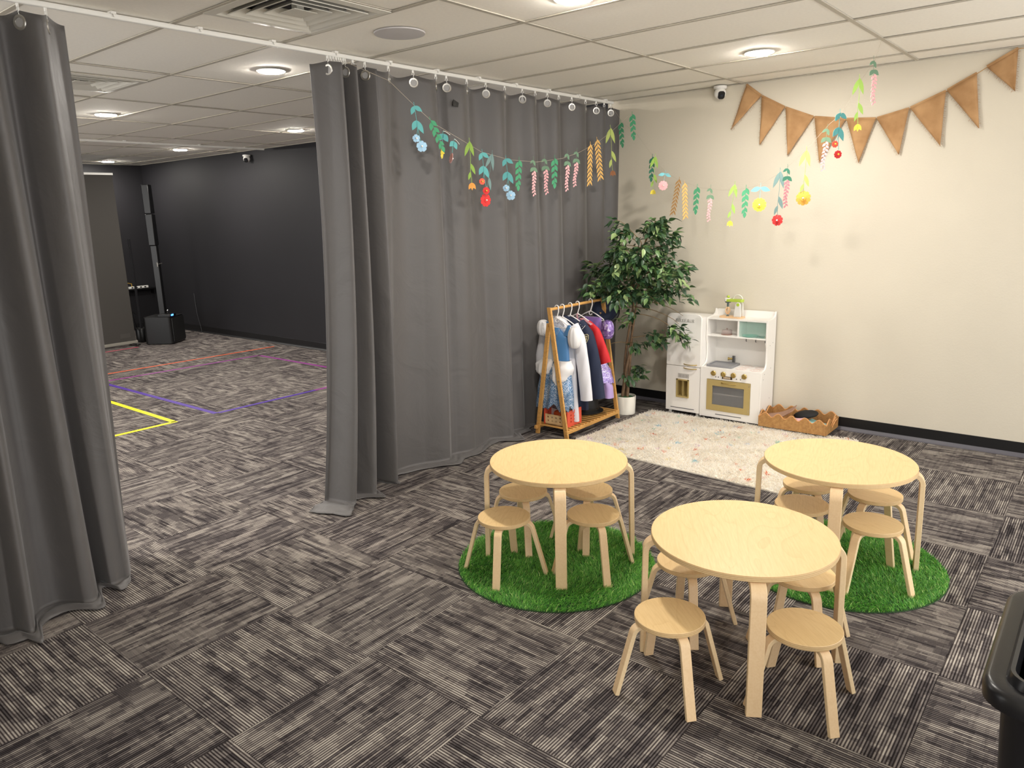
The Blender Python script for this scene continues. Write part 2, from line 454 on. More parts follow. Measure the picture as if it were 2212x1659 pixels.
# ------------------------------------------------------------------ vents, speaker, cameras
def vent(cx, cy, label):
    t = thing('air_vent', label, 'vent', (cx, cy, H), group='square ceiling diffusers')
    def ring(m, a, b, za, zb, th=0.004):
        for k in range(4):
            Q = Matrix.Rotation(R(90 * k), 4, 'Z')
            p = [Vector((-a, -a, za)), Vector((a, -a, za)), Vector((b, -b, zb)), Vector((-b, -b, zb))]
            q = [v + Vector((0, 0, th)) for v in p]
            m.add([Q @ v for v in p + q], [(0, 1, 2, 3), (7, 6, 5, 4), (0, 4, 5, 1), (1, 5, 6, 2), (2, 6, 7, 3), (3, 7, 4, 0)])
    m = MB(); ring(m, 0.302, 0.262, -0.006, -0.010); ring(m, 0.262, 0.235, -0.010, 0.02); m.build('frame', M['vent'], t, smooth=0)
    for a, b in ((0.226, 0.190), (0.168, 0.132), (0.110, 0.074)):
        m = MB(); ring(m, a, b, -0.012 + (0.232 - a) * 0.05, 0.020); m.build('louver', M['vent'], t, smooth=0)
    m = MB().box(-0.062, 0.062, -0.062, 0.062, -0.008, -0.004); m.box(-0.02, 0.02, -0.02, 0.02, -0.004, 0.04); m.build('centre_plate', M['vent'], t, bevel=0.002)
    MB().box(-0.29, 0.29, -0.29, 0.29, 0.045, 0.05).build('throat', M['vent_dark'], t, smooth=0)
vent(*VENTS[0], 'large square four-way air vent beside the round ceiling speaker')
vent(*VENTS[1], 'square four-way air vent partly hidden by the left curtain')
t = thing('ceiling_speaker', 'round grey ceiling speaker above the right curtain', 'speaker', (SPK[0], SPK[1], H - 0.003))
MB().lathe([(0.112, -0.006), (0.132, -0.004), (0.134, 0.002), (0.112, 0.002)], 48).build('bezel', M['speaker_grille'], t)
MB().lathe([(0.0, -0.009), (0.06, -0.008), (0.112, -0.004)], 48).build('grille', M['speaker_grille'], t)

def dome_camera(x, y, zt, yaw, label, s=1.0):
    t = thing('security_camera', label, 'camera', (x, y, zt), yaw, group='wall security cameras')
    MB().lathe([(0.0, 0.0), (0.050 * s, 0.0), (0.052 * s, -0.012 * s), (0.046 * s, -0.022 * s), (0.0, -0.022 * s)], 28).build('mount', M['white'], t)
    c = Vector((0, 0, -0.052 * s)); m = MB()
    Q = Matrix.Translation(c) @ Matrix.Rotation(R(28), 4, 'X')
    pr = [(0.046 * s * math.cos(R(a)), 0.046 * s * math.sin(R(a))) for a in range(-60, 91, 10)]
    m.lathe([(max(r, 0), z) for r, z in pr], 28, M=Q @ Matrix.Rotation(R(-90), 4, 'X')); b = m.build('housing', M['white'], t)
    m = MB(); m.prism(rrect(-0.026 * s, 0.026 * s, -0.030 * s, 0.030 * s, 0.018 * s, 5), 0.016 * s,
                      Q @ Matrix.Translation((0, -0.034 * s, 0)) @ Matrix.Rotation(R(90), 4, 'X'))
    m.build('face', M['black'], t, bevel=0.002)
    m = MB(); m.lathe([(0.0, 0.0), (0.011 * s, 0.0), (0.013 * s, -0.006 * s)], 18, M=Q @ Matrix.Translation((0, -0.052 * s, 0)) @ Matrix.Rotation(R(90), 4, 'X'))
    m.build('glass', plain('camera_lens', '#30343a', 0.1), t)
dome_camera(WX - 0.055, -0.745, H - 0.004, R(-50), 'white dome security camera on the cream wall beside the bunting')
dome_camera(WX - 0.055, 6.1, H - 0.06, R(-50), 'white dome security camera high on the charcoal wall')
# ------------------------------------------------------------------ curtain tracks
RY, RZ = 0.25, H - 0.022
def track(name, y, x0, x1, label, brackets):
    t = thing(name, label, 'curtain track', (0, y, RZ))
    m = MB(); m.prism(rrect(-0.011, 0.011, -0.012, 0.012, 0.006, 4), x1 - x0, Matrix(((0, 0, 1, x0), (1, 0, 0, 0), (0, 1, 0, 0), (0, 0, 0, 1))))
    m.build('rail', M['white_matte'], t)
    for bx in brackets:
        m = MB().box(bx - 0.012, bx + 0.012, -0.017, 0.017, 0.008, 0.019); m.tube([(bx, -0.016, 0.008), (bx, -0.016, -0.004)], 0.004, 6)
        m.build('ceiling_clip', M['white_matte'], t)
    return t
track('curtain_track', RY, -1.6, 4.83, 'white ceiling track that both grey curtains hang from', [0.2 + 0.41 * k for k in range(-4, 12)])
track('curtain_track', 5.62, -0.5, 4.80, 'second white ceiling track across the far room', [0.3 + 0.9 * k for k in range(0, 5)])

# ------------------------------------------------------------------ curtains
def smooth_noise(seed, n):
    r = np.random.default_rng(seed); k = r.normal(size=n)
    return lambda u: float(np.interp(u, np.linspace(0, 1, n), k))
def hermite(xs, ys):
    xs = np.array(xs, float); ys = np.array(ys, float)
    d = np.gradient(ys, xs)
    def f(x):
        i = int(np.clip(np.searchsorted(xs, x) - 1, 0, len(xs) - 2)); h = xs[i+1] - xs[i]; t = (x - xs[i]) / h
        return ((2*t**3-3*t**2+1)*ys[i] + (t**3-2*t**2+t)*h*d[i] + (-2*t**3+3*t**2)*ys[i+1] + (t**3-t**2)*h*d[i+1])
    return f

def make_curtain(name, label, hooks, xl, xr, bottom_x, bottom_y, trail, amp, seed, ncol=520, first_phase=0.0, tdir=lambda x: (0.0, -1.0), bottom_soft=lambda x: 0.5, group='grey grommet curtains'):
    t = thing(name, label, 'curtain', (0.5 * (xl + xr), RY, 0), group=group)
    ox, oy = t.location.x, t.location.y
    hx = np.array(hooks); hk = np.arange(len(hooks)) + first_phase
    kf = lambda x: float(np.interp(x, np.concatenate([[xl], hx, [xr]]), np.concatenate([[hk[0] - 0.5], hk, [hk[-1] + 0.5]])))
    gap = np.concatenate([[hx[1] - hx[0]], np.diff(hx), [hx[-1] - hx[-2]]])
    ga = lambda x: float(np.interp(x, hx, 0.5 * (gap[:-1] + gap[1:])))
    n1, n2, n3, n4 = (smooth_noise(seed + q, 26) for q in range(4))
    ZT = 2.607
    tl = [0.0, 0.012, 0.03, 0.05, 0.075, 0.1, 0.14, 0.19] + list(np.linspace(0.25, 0.94, 30)) + [0.955, 0.968, 0.978, 0.986, 0.993, 1.0]
    cols = []
    for c in range(ncol + 1):
        # more columns where the folds are tight
        s = c / ncol; cols.append(s)
    # parametrise by fold phase so tight folds get their share of columns
    kk = np.linspace(kf(xl), kf(xr), ncol + 1)
    xs_k = np.interp(kk, np.concatenate([[hk[0] - 0.5], hk, [hk[-1] + 0.5]]), np.concatenate([[xl], hx, [xr]]))
    grid = []
    for c in range(ncol + 1):
        x = float(xs_k[c]); k = float(kk[c]); u = (x - xl) / (xr - xl); col = []
        A = amp(x) * min(0.06, 0.36 * ga(x) + 0.012)
        fold = math.sin(math.pi * k)
        sag = 0.022 * abs(math.sin(math.pi * k)) * min(1, ga(x) / 0.12)
        bx, by, tr = bottom_x(x), bottom_y(x), trail(x)
        path = []
        z_floor = 0.012
        for tt in tl:
            e = tt * tt * (3 - 2 * tt)
            px = x + (bx - x) * (tt ** 2.2) + 0.012 * n1(u) * tt
            soft = 1.0 + bottom_soft(x) * tt + 0.3 * n2(u) * tt
            f2 = math.sin(math.pi * k + 0.9 * tt * n3(u))
            broad = 0.022 * math.sin(2 * math.pi * (x * 0.9 + 0.25 * n4(u))) * tt
            py = A * (f2 if tt > 0.02 else fold) * soft + broad * min(1, ga(x) / 0.12) + by * (tt ** 1.5)
            pz = (ZT - sag) * (1 - tt) + z_floor * tt
            path.append((px - ox, py, pz))
        # cloth that lies out on the carpet
        steps = 7
        bxl, byl, bzl = path[-1]
        for q in range(1, steps + 1):
            d = tr * q / steps
            dx, dy = tdir(x)
            L = math.hypot(dx, dy)
            wob = 0.014 * math.sin(9 * x + 3 * n2(u)) * (q / steps)
            path.append((bxl + dx / L * d + wob, byl + dy / L * d, 0.008 + 0.016 * abs(math.sin(math.pi * k * 0.5 + q * 0.8)) * math.sin(math.pi * min(1, q / steps * 0.95))))
        grid.append(path)
    nr = len(grid[0]); th = 0.0015
    m = MB()
    vs = [p for col in grid for p in col]; fs = []
    for c in range(ncol):
        for r in range(nr - 1):
            a = c * nr + r; fs.append((a, a + 1, a + nr + 1, a + nr))
    m.add(vs, fs)
    o = m.build('fabric', M['curtain'], t, smooth=180)
    so = o.modifiers.new('solid', 'SOLIDIFY'); so.thickness = 0.003; so.offset = 0
    # grommets and hooks
    gm = MB()
    for i, x in enumerate(hx):
        k = hk[i]; A = amp(x) * min(0.06, 0.36 * ga(x) + 0.012)
        dk = 0.02; sl = A * math.pi * math.cos(math.pi * k) / max(ga(x), 0.02)
        ang = math.atan(sl)
        hook = MB(); cx, cy = x - ox, 0.0
        hook.box(cx - 0.004, cx + 0.004, -0.005, 0.005, RZ - 0.026, RZ - 0.010)
        ring = [(cx + 0.0, 0.009 * math.sin(q), RZ - 0.034 - 0.010 * math.cos(q)) for q in np.linspace(0, 2 * math.pi, 10, endpoint=False)]
        hook.tube(ring, 0.0025, 6, closed=True)
        hook.tube([(cx, 0, RZ - 0.043), (cx, -0.004, RZ - 0.055), (cx, 0.0, RZ - 0.072)], 0.0018, 5)
        hook.build('curtain_hook', M['white_matte'], t)
        if ga(x) < 0.05 and i not in (0,): continue
        Q = Matrix.Translation((cx, 0, 2.560)) @ Matrix.Rotation(ang, 4, 'Z') @ Matrix.Rotation(R(90), 4, 'X')
        g = MB(); g.lathe([(0.020, -0.004), (0.0285, -0.0045), (0.031, -0.002), (0.031, 0.002), (0.0285, 0.0045), (0.020, 0.004), (0.0185, 0.0), (0.020, -0.004)], 28, M=Q)
        g.lathe([(0.0, 0.0018), (0.0187, 0.0018), (0.0187, -0.0018), (0.0, -0.0018)], 24, M=Q, mi=1)
        g.build('grommet', [M['steel'], M['grommet_in']], t)
    return t
M['grommet_in'] = plain('grommet_hollow', '#a5a3a2', 0.4)
hooksR = [1.783, 1.858, 1.906, 1.965, 2.054, 2.240, 2.446, 2.649, 2.748, 2.948, 3.145, 3.354, 3.559, 3.718, 3.872, 4.026, 4.205, 4.407, 4.569, 4.693, 4.80]
bxR = hermite([1.70, 1.8, 1.9, 2.0, 2.2, 2.6, 3.2, 4.0, 4.884], [1.49, 1.58, 1.72, 1.90, 2.12, 2.56, 3.18, 4.0, 4.884])
byR = hermite([1.70, 1.8, 1.9, 2.0, 2.2, 2.5, 2.9, 3.4, 4.0, 4.85], [0.0, -0.05, -0.05, 0.0, 0.05, 0.02, 0.0, -0.02, 0.02, 0.02])
trR = hermite([1.70, 1.78, 1.85, 1.95, 2.05, 2.3, 2.6, 3.0, 3.3, 3.5, 4.0, 4.85], [0.17, 0.20, 0.18, 0.08, 0.02, 0.09, 0.13, 0.07, 0.12, 0.06, 0.02, 0.02])
cr = make_curtain('curtain', 'long grey curtain spread from the doorway gap to the cream wall', hooksR, 1.715, 4.884, bxR, byR, trR, lambda x: 0.75 if x > 2.1 else 2.0 - 0.6 * max(0, (x - 1.85) / 0.25), 3, first_phase=1.0, tdir=lambda x: (-1.0, -0.35) if x < 1.80 else ((-0.8, -0.8) if x < 1.9 else (0.0, -1.0)), bottom_soft=lambda x: -0.35 if x > 2.1 else 0.3)
for gx in (1.803, 1.822, 1.842, 1.872, 1.892):
    hk_ = MB().box(gx - cr.location.x - 0.004, gx - cr.location.x + 0.004, -0.005, 0.005, RZ - 0.026, RZ - 0.010)
    hk_.tube([(gx - cr.location.x, 0.009 * math.sin(q), RZ - 0.034 - 0.010 * math.cos(q)) for q in np.linspace(0, 2 * math.pi, 10, endpoint=False)], 0.0025, 6, closed=True)
    hk_.build('curtain_hook', M['white_matte'], cr)
tg = MB(); tg.prism([(-0.028, -0.02), (0.022, -0.024), (0.03, 0.004), (-0.02, 0.022)], 0.002, Matrix.Translation((2.78 - cr.location.x, -0.045, 2.462)) @ Matrix.Rotation(R(90), 4, 'X'))
tg.build('sewn_label', M['black'], cr)
hooksL = [-1.32, -1.16, -1.0, -0.84, -0.70, -0.56, -0.43, -0.31, -0.19, -0.08, 0.03, 0.13, 0.23, 0.335]
bxL = hermite([-1.4, -0.6, -0.2, 0.1, 0.3, 0.43], [-1.5, -0.72, -0.26, 0.10, 0.32, 0.43])
byL = hermite([-1.4, -0.6, -0.2, 0.1, 0.3, 0.43], [0.0, -0.02, -0.06, 0.0, 0.10, 0.16])
trL = hermite([-1.4, -0.6, -0.2, 0.1, 0.22, 0.32, 0.43], [0.10, 0.12, 0.14, 0.10, 0.08, 0.03, 0.01])
make_curtain('curtain', 'gathered grey curtain at the left edge of the view', hooksL, -1.40, 0.425, bxL, byL, trL, lambda x: 1.25, 40, first_phase=1.0)
# ------------------------------------------------------------------ tables and stools
def make_table():
    t = thing('round_table', '', 'table', group='round birch play tables')
    h, r, th = 0.515, 0.345, 0.021
    m = MB(); n = 96
    prof = [(r - 0.002, h), (r, h - 0.002), (r, h - th + 0.002), (r - 0.002, h - th)]
    m.lathe(prof, n)
    m.m = []
    for f in m.f:
        zs = [m.v[i][2] for i in f]
        m.m.append(0 if len(f) > 4 else 1)
    m.build('tabletop', [M['birch'], M['ply_edge']], t, smooth=30)
    for k in range(4):
        a = R(90 * k); u = Vector((math.cos(a), math.sin(a), 0)); s = Vector((-math.sin(a), math.cos(a), 0))
        zt = h - th - 0.0125; rb = 0.045
        pts = [u * 0.20 + Vector((0, 0, zt)), u * 0.315 + Vector((0, 0, zt))]
        for i in range(1, 11):
            q = R(90 - 90 * i / 10); pts.append(u * (0.320 + rb * math.cos(q)) + Vector((0, 0, zt - rb + rb * math.sin(q))))
        pts.append(u * 0.372 + Vector((0, 0, 0.0)))
        MB().sweep(pts, 0.054, 0.023, s, 0, 1).build('leg', [M['birch_leg'], M['leg_edge']], t, smooth=50, bevel=0.0025)
    return t
def make_stool():
    t = thing('stool', '', 'stool', group='round birch stools')
    h, r, th = 0.292, 0.128, 0.019
    m = MB(); m.lathe([(r - 0.002, h), (r, h - 0.002), (r, h - th + 0.002), (r - 0.002, h - th)], 64)
    m.m = [0 if len(f) > 4 else 1 for f in m.f]
    m.build('seat', [M['birch'], M['ply_edge']], t, smooth=30)
    for k in range(4):
        a = R(90 * k); u = Vector((math.cos(a), math.sin(a), 0)); s = Vector((-math.sin(a), math.cos(a), 0))
        zt = h - th - 0.009; rb = 0.036
        pts = [u * 0.03 + Vector((0, 0, zt)), u * 0.104 + Vector((0, 0, zt))]
        for i in range(1, 10):
            q = R(90 - 76 * i / 9); pts.append(u * (0.106 + rb * math.cos(q)) + Vector((0, 0, zt - rb + rb * math.sin(q))))
        pts.append(u * 0.205 + Vector((0, 0, 0.0)))
        MB().sweep(pts, 0.036, 0.0165, s, 0, 1).build('leg', [M['birch_leg'], M['leg_edge']], t, smooth=50, bevel=0.002)
    return t
tb = make_table(); stl = make_stool()
MATZ = 0.006
TABLES = [(1.806, -1.314, MATZ, 37, 'round birch table on the left grass mat beside the curtain'),
          (2.58, -2.437, MATZ, 15, 'round birch table on the right grass mat nearest the cream wall'),
          (1.512, -2.396, 0, 31, 'front round birch table standing on bare carpet')]
for i, (x, y, z, a, lab) in enumerate(TABLES):
    o = tb if i == 0 else copy_tree(tb)
    o.location = (x, y, z); o.rotation_euler = (0, 0, R(a)); o['label'] = lab
STOOLS = [(1.497, -1.207, MATZ, 27, 'front left stool at the table on the left grass mat'),
          (1.776, -1.541, MATZ, 52, 'front right stool at the table on the left grass mat'),
          (1.821, -1.068, MATZ, 45, 'rear left stool under the table on the left grass mat'),
          (2.035, -1.340, MATZ, 30, 'rear right stool under the table on the left grass mat'),
          (2.43, -2.645, MATZ, 75, 'front right stool at the table on the right grass mat'),
          (2.815, -2.56, MATZ, 78, 'rear right stool under the table on the right grass mat'),
          (2.775, -2.243, MATZ, 40, 'rear left stool under the table on the right grass mat'),
          (2.472, -2.310, MATZ, 20, 'front left stool under the table on the right grass mat'),
          (1.168, -2.272, 0, 50, 'nearest left stool of the front table, half in shadow'),
          (1.379, -2.685, 0, 50, 'nearest right stool of the front table, shaded seat'),
          (1.605, -2.128, 0, 35, 'stool tucked under the far left side of the front table'),
          (1.77, -2.545, 0, 42, 'stool tucked under the far right side of the front table')]
for i, (x, y, z, a, lab) in enumerate(STOOLS):
    o = stl if i == 0 else copy_tree(stl)
    o.location = (x, y, z); o.rotation_euler = (0, 0, R(a)); o['label'] = lab

# ------------------------------------------------------------------ grass mats
def blade_mesh(name, P, L, Wd, lean, col, mats, seg=2):
    # P (n,3) roots, L lengths, Wd widths, lean (n,2) tip offset, col (n,3)
    n = len(P); ang = rng.uniform(0, 2 * np.pi, n)
    sx = np.cos(ang)[:, None] * Wd[:, None] / 2; sy = np.sin(ang)[:, None] * Wd[:, None] / 2
    side = np.concatenate([sx, sy, np.zeros((n, 1))], 1)
    tip = np.concatenate([lean, np.zeros((n, 1))], 1)
    up = np.array([0, 0, 1.0])
    hgt = np.sqrt(np.maximum(L ** 2 - (lean ** 2).sum(1), (0.25 * L) ** 2))[:, None]
    V = np.zeros((n, 5, 3))
    V[:, 0] = P - side; V[:, 1] = P + side
    mid = P + tip * 0.35 + up * hgt * 0.62
    V[:, 2] = mid + side * 0.85; V[:, 3] = mid - side * 0.85
    V[:, 4] = P + tip + up * hgt
    V = V.reshape(-1, 3)
    b = (np.arange(n) * 5)[:, None]
    loops = np.concatenate([b + 0, b + 1, b + 2, b + 3, b + 3, b + 2, b + 4], 1).ravel()
    me = bpy.data.meshes.new(name)
    me.vertices.add(len(V)); me.vertices.foreach_set('co', V.ravel())
    me.loops.add(len(loops)); me.loops.foreach_set('vertex_index', loops.astype(np.int32))
    me.polygons.add(2 * n)
    st = np.stack([np.arange(n) * 7, np.arange(n) * 7 + 4], 1).ravel()
    me.polygons.foreach_set('loop_start', st.astype(np.int32))
    me.update(calc_edges=True); me.validate()
    ca = me.color_attributes.new('tint', 'FLOAT_COLOR', 'POINT')
    C4 = np.concatenate([np.repeat(col, 5, 0), np.ones((n * 5, 1))], 1)
    ca.data.foreach_set('color', C4.ravel().astype(np.float32))
    me.materials.append(mats)
    me.polygons.foreach_set('use_smooth', [True] * len(me.polygons))
    return me
def tint_mat(name, rough, sheen=0.0, trans=0.0):
    m, nt, b = new_mat(name)
    a = N(nt, 'ShaderNodeAttribute', attribute_name='tint'); nt.links.new(a.outputs['Color'], b.inputs['Base Color'])
    b.inputs['Roughness'].default_value = rough; b.inputs['Sheen Weight'].default_value = sheen
    if trans:
        tr = N(nt, 'ShaderNodeBsdfTranslucent'); nt.links.new(a.outputs['Color'], tr.inputs['Color'])
        mx = N(nt, 'ShaderNodeMixShader'); mx.inputs[0].default_value = trans
        nt.links.new(b.outputs[0], mx.inputs[1]); nt.links.new(tr.outputs[0], mx.inputs[2])
        nt.links.new(mx.outputs[0], nt.nodes['Material Output'].inputs['Surface'])
    return m
M['grass'] = tint_mat('plastic_grass', 0.45, 0, 0.35)
M['pile'] = tint_mat('shag_yarn', 0.9, 0.2, 0.5)
M['turf_back'] = plain('turf_backing', '#22401c', 0.9)
def lin(h): return np.array(S(h)[:3])
GR = 0.492
n = 42000
rr = GR * np.sqrt(rng.uniform(0, 1, n)); aa = rng.uniform(0, 2 * np.pi, n)
P = np.stack([rr * np.cos(aa), rr * np.sin(aa), np.full(n, 0.004)], 1)
Lb = rng.uniform(0.016, 0.030, n)
flow = 1.2 * np.sin(P[:, 0] * 9 + 1) + 0.9 * np.sin(P[:, 1] * 11 + 2)
la = flow + rng.normal(0, 0.9, n); ll = Lb * rng.uniform(0.5, 0.95, n)
lean = np.stack([ll * np.cos(la), ll * np.sin(la)], 1)
pal = np.array([lin('#55983f'), lin('#6fb348'), lin('#8ac65a'), lin('#3f7d36'), lin('#cfe596')])
col = pal[rng.choice(5, n, p=[.32, .30, .18, .15, .05])] * rng.uniform(0.95, 1.4, (n, 1))
gme = blade_mesh('grass_pile', P, Lb, rng.uniform(0.0016, 0.003, n), lean, col, M['grass'])
for i, (x, y, rz, lab) in enumerate(((1.727, -1.345, 0.0, 'round artificial grass mat under the left table'), (2.552, -2.462, 2.1, 'round artificial grass mat under the right table'))):
    t = thing('grass_mat', lab, 'mat', (x, y, 0.0006), rz, group='round artificial grass mats')
    MB().lathe([(0.0, 0.0), (GR, 0.0), (GR + 0.002, 0.002), (GR, 0.005), (0.0, 0.005)], 72).build('backing', M['turf_back'], t)
    o = link('grass_pile', gme, t); o['kind'] = 'stuff'

# ------------------------------------------------------------------ shag rug
rug = thing('shag_rug', 'cream shag rug with scattered coloured flecks in front of the play kitchen', 'rug', (3.97, -1.12, 0))
c4 = [np.array(p) - np.array([3.97, -1.12]) for p in ((3.37, -0.27), (4.54, -0.33), (4.63, -2.02), (3.27, -1.93))]
bk = MB(); bk.prism([tuple(c) for c in reversed(c4)], 0.008, Matrix.Translation((0, 0, 0.0006))); bk.build('backing', plain('rug_backing', '#efe8da', 0.9), rug)
n = 42000
u = rng.uniform(0, 1, n)[:, None]; v = rng.uniform(0, 1, n)[:, None]
PP = (1 - u) * (1 - v) * c4[0] + u * (1 - v) * c4[1] + u * v * c4[2] + (1 - u) * v * c4[3]
P = np.concatenate([PP, np.full((n, 1), 0.006)], 1)
Lb = rng.uniform(0.020, 0.036, n)
fa = 2.5 * np.sin(PP[:, 0] * 8) + 2.1 * np.cos(PP[:, 1] * 7 + PP[:, 0] * 4)
la = fa + rng.normal(0, 1.0, n); ll = Lb * rng.uniform(0.7, 0.97, n)
lean = np.stack([ll * np.cos(la), ll * np.sin(la)], 1)
col = np.where(rng.uniform(0, 1, (n, 1)) < 0.75, lin('#fdfaf4'), lin('#f3eadb')) * rng.uniform(0.9, 1.0, (n, 1))
fleck = [lin(h) for h in ('#e27a4a', '#e6a384', '#a8cfe0', '#ecdc97', '#a8d6c8', '#d8bfd8', '#e6bdb6', '#b8c9e3')]
for q in range(120):
    ctr = PP[rng.integers(n)]; d = np.hypot((PP[:, 0] - ctr[0]) * rng.uniform(.8, 1.5), (PP[:, 1] - ctr[1]) * rng.uniform(.8, 1.5))
    hit = (d < rng.uniform(0.010, 0.024)) & (rng.uniform(0, 1, n) < 0.55)
    col[hit] = fleck[rng.choice(8, p=[.22, .1, .16, .14, .12, .1, .1, .06])]
me = blade_mesh('shag_pile', P, Lb, rng.uniform(0.0045, 0.0075, n), lean, np.clip(col, 0, 0.97), M['pile'])
o = link('shag_pile', me, rug); o['kind'] = 'stuff'
# ------------------------------------------------------------------ play kitchen
M['kit'] = plain('white_laminate', '#f1eee9', 0.4)
M['kit_in'] = plain('white_laminate_inside', '#e6e2dc', 0.5)
M['print_grey'] = plain('grey_print', '#8b8784', 0.6)
M['print_pink'] = plain('burner_print', '#d9b9ad', 0.6)
M['slot'] = plain('slot_dark', '#6b6a6c', 0.6)
M['sink'] = plain('grey_tray', '#8f8f92', 0.45)
M['panel_grey'] = plain('control_panel_grey', '#b9b5b0', 0.5)
M['clock'] = plain('clock_brown', '#3a2a20', 0.5)
M['glass_grey'] = plain('oven_pane', '#8f8f92', 0.12, alpha=0.35)
M['mint'] = plain('mint_acrylic', '#b5e6d6', 0.15, alpha=0.2)
M['mint_solid'] = plain('mint_plastic', '#8fd0bd', 0.4)
KX = 4.60
kit = thing('play_kitchen', 'white toy kitchen with fridge, gold oven door and open shelf against the cream wall', 'play kitchen', (KX, -0.86, 0))
def ky(y): return y + 0.86       # world y to local y
D = 0.266
def front(m, y0, y1, z0, z1, x0, x1, r=0.0, corners=(1, 1, 1, 1), mi=0):
    # slab facing -x, outline in (y,z)
    poly = rrect(y0, y1, z0, z1, r, 5, corners) if r else [(y0, z0), (y1, z0), (y1, z1), (y0, z1)]
    m.prism(poly, x1 - x0, Matrix(((0, 0, 1, x0), (1, 0, 0, 0), (0, 1, 0, 0), (0, 0, 0, 1))), mi); return m
yl, ys, yr = ky(-0.441), ky(-0.755), ky(-1.275)
# fridge carcass
m = MB().box(0.016, D, ys + 0.014, yl, 0.03, 0.045); m.box(0.016, D, ys + 0.014, yl, 0.83, 0.845)
m.box(0.016, D, yl - 0.014, yl, 0.045, 0.83); m.box(0.016, D, ys + 0.002, ys + 0.014, 0.03, 0.845); m.box(D - 0.006, D, ys + 0.014, yl - 0.014, 0.045, 0.83)
m.box(0.016, D, ys + 0.014, yl - 0.014, 0.418, 0.43)
m.build('fridge_carcass', M['kit'], kit, bevel=0.001)
for fy in (ys + 0.03, yl - 0.03):
    for fx in (0.03, D - 0.03): MB().lathe([(0.012, 0), (0.014, 0.004), (0.014, 0.03)], 14, (fx, fy, 0)).build('foot', M['white_matte'], kit)
m = MB(); front(m, ys + 0.003, yl, 0.428, 0.872, 0.0, 0.015, 0.04, (1, 1, 0, 0)); fd = m.build('freezer_door', M['kit'], kit, bevel=0.002)
m = MB()
dy0, dy1, dz0, dz1 = ky(-0.652), ky(-0.541), 0.157, 0.308
# lower door with an opening for the dispenser
front(m, ys + 0.003, dy0, 0.03, 0.424, 0, 0.015); front(m, dy1, yl, 0.03, 0.424, 0, 0.015)
front(m, dy0, dy1, 0.03, dz0, 0, 0.015); front(m, dy0, dy1, dz1, 0.424, 0, 0.015)
ld = m.build('fridge_door', M['kit'], kit)
def bow(y0, y1, z, parent, out=0.022, r=0.0042):
    pts = []
    for i in range(13):
        q = i / 12; pts.append((-out * math.sin(math.pi * q) ** 0.6, y0 + (y1 - y0) * q, z - 0.002 * math.sin(math.pi * q)))
    MB().tube(pts, r, 8).build('handle', M['gold'], parent)
bow(ky(-0.722), ky(-0.603), 0.446, fd); bow(ky(-0.722), ky(-0.603), 0.412, ld)
m = MB(); front(m, ky(-0.706), ky(-0.487), 0.053, 0.060, -0.0008, 0.001); m.build('grille_slot', M['slot'], ld)
m = MB(); front(m, dy0 - 0.001, dy1 - 0.012, 0.322, 0.36, -0.0015, 0.001); pnl = m.build('control_panel', M['panel_grey'], ld)
for k in range(3):
    ring = [(-0.002, ky(-0.573 - 0.029 * k) + 0.0075 * math.cos(q), 0.339 + 0.0075 * math.sin(q)) for q in np.linspace(0, 2 * math.pi, 18, endpoint=False)]
    MB().tube(ring, 0.0011, 5, closed=True).build('dial_ring', M['print_grey'], ld)
# dispenser recess: gold box with a divider
m = MB(); front(m, dy0 - 0.004, dy0 + 0.008, dz0 - 0.004, dz1 + 0.004, -0.004, 0.002); front(m, dy1 - 0.008, dy1 + 0.004, dz0 - 0.004, dz1 + 0.004, -0.004, 0.002)
front(m, dy0, dy1, dz1 - 0.008, dz1 + 0.004, -0.004, 0.002); front(m, dy0, dy1, dz0 - 0.004, dz0 + 0.008, -0.012, 0.002)
m.box(0.0, 0.075, dy0, dy0 + 0.003, dz0, dz1); m.box(0.0, 0.075, dy1 - 0.003, dy1, dz0, dz1); m.box(0.0, 0.075, dy0, dy1, dz0, dz0 + 0.003)
m.box(0.0, 0.075, dy0, dy1, dz1 - 0.003, dz1); m.box(0.072, 0.075, dy0, dy1, dz0, dz1)
m.build('dispenser', M['gold_paint'], ld)
MB().box(0.004, 0.072, ky(-0.598), ky(-0.593), dz0 + 0.003, dz1 - 0.003).build('divider', M['gold_paint'], ld)
# lettering made of thin strokes on a rail
let = {'M': [[(0, 0), (0, 1), (.42, 1), (.42, .35)], [(.42, 1), (.84, 1), (.84, 0)]], 'A': [[(0, 0), (0, .75), (.2, 1), (.6, 1), (.8, .75), (.8, 0)], [(0, .45), (.8, .45)]],
       'Y': [[(0, 1), (.4, .5), (.8, 1)], [(.4, .5), (.4, 0)]], 'F': [[(0, 0), (0, 1), (.75, 1)], [(0, .5), (.6, .5)]], 'I': [[(.2, 0), (.2, 1)]],
       'R': [[(0, 0), (0, 1), (.7, 1), (.8, .8), (.7, .5), (0, .5)], [(.4, .5), (.8, 0)]]}
m = MB(); hh = 0.021; cy = ky(-0.525); z0 = 0.806
for ch in 'MAYFAIR':
    wd_ = 0.6 if ch != 'I' else 0.4
    for st in let[ch]:
        m.tube([(-0.002, cy - a * hh * 0.85, z0 + b * hh) for a, b in st], 0.0011, 5)
    cy -= (0.0258 if ch != 'I' else 0.017)
m.tube([(-0.002, ky(-0.525), z0 - 0.001), (-0.002, cy + 0.008, z0 - 0.001)], 0.0009, 5)
m.build('lettering', plain('name_chrome', '#8d8984', 0.35, metal=0.5), fd)
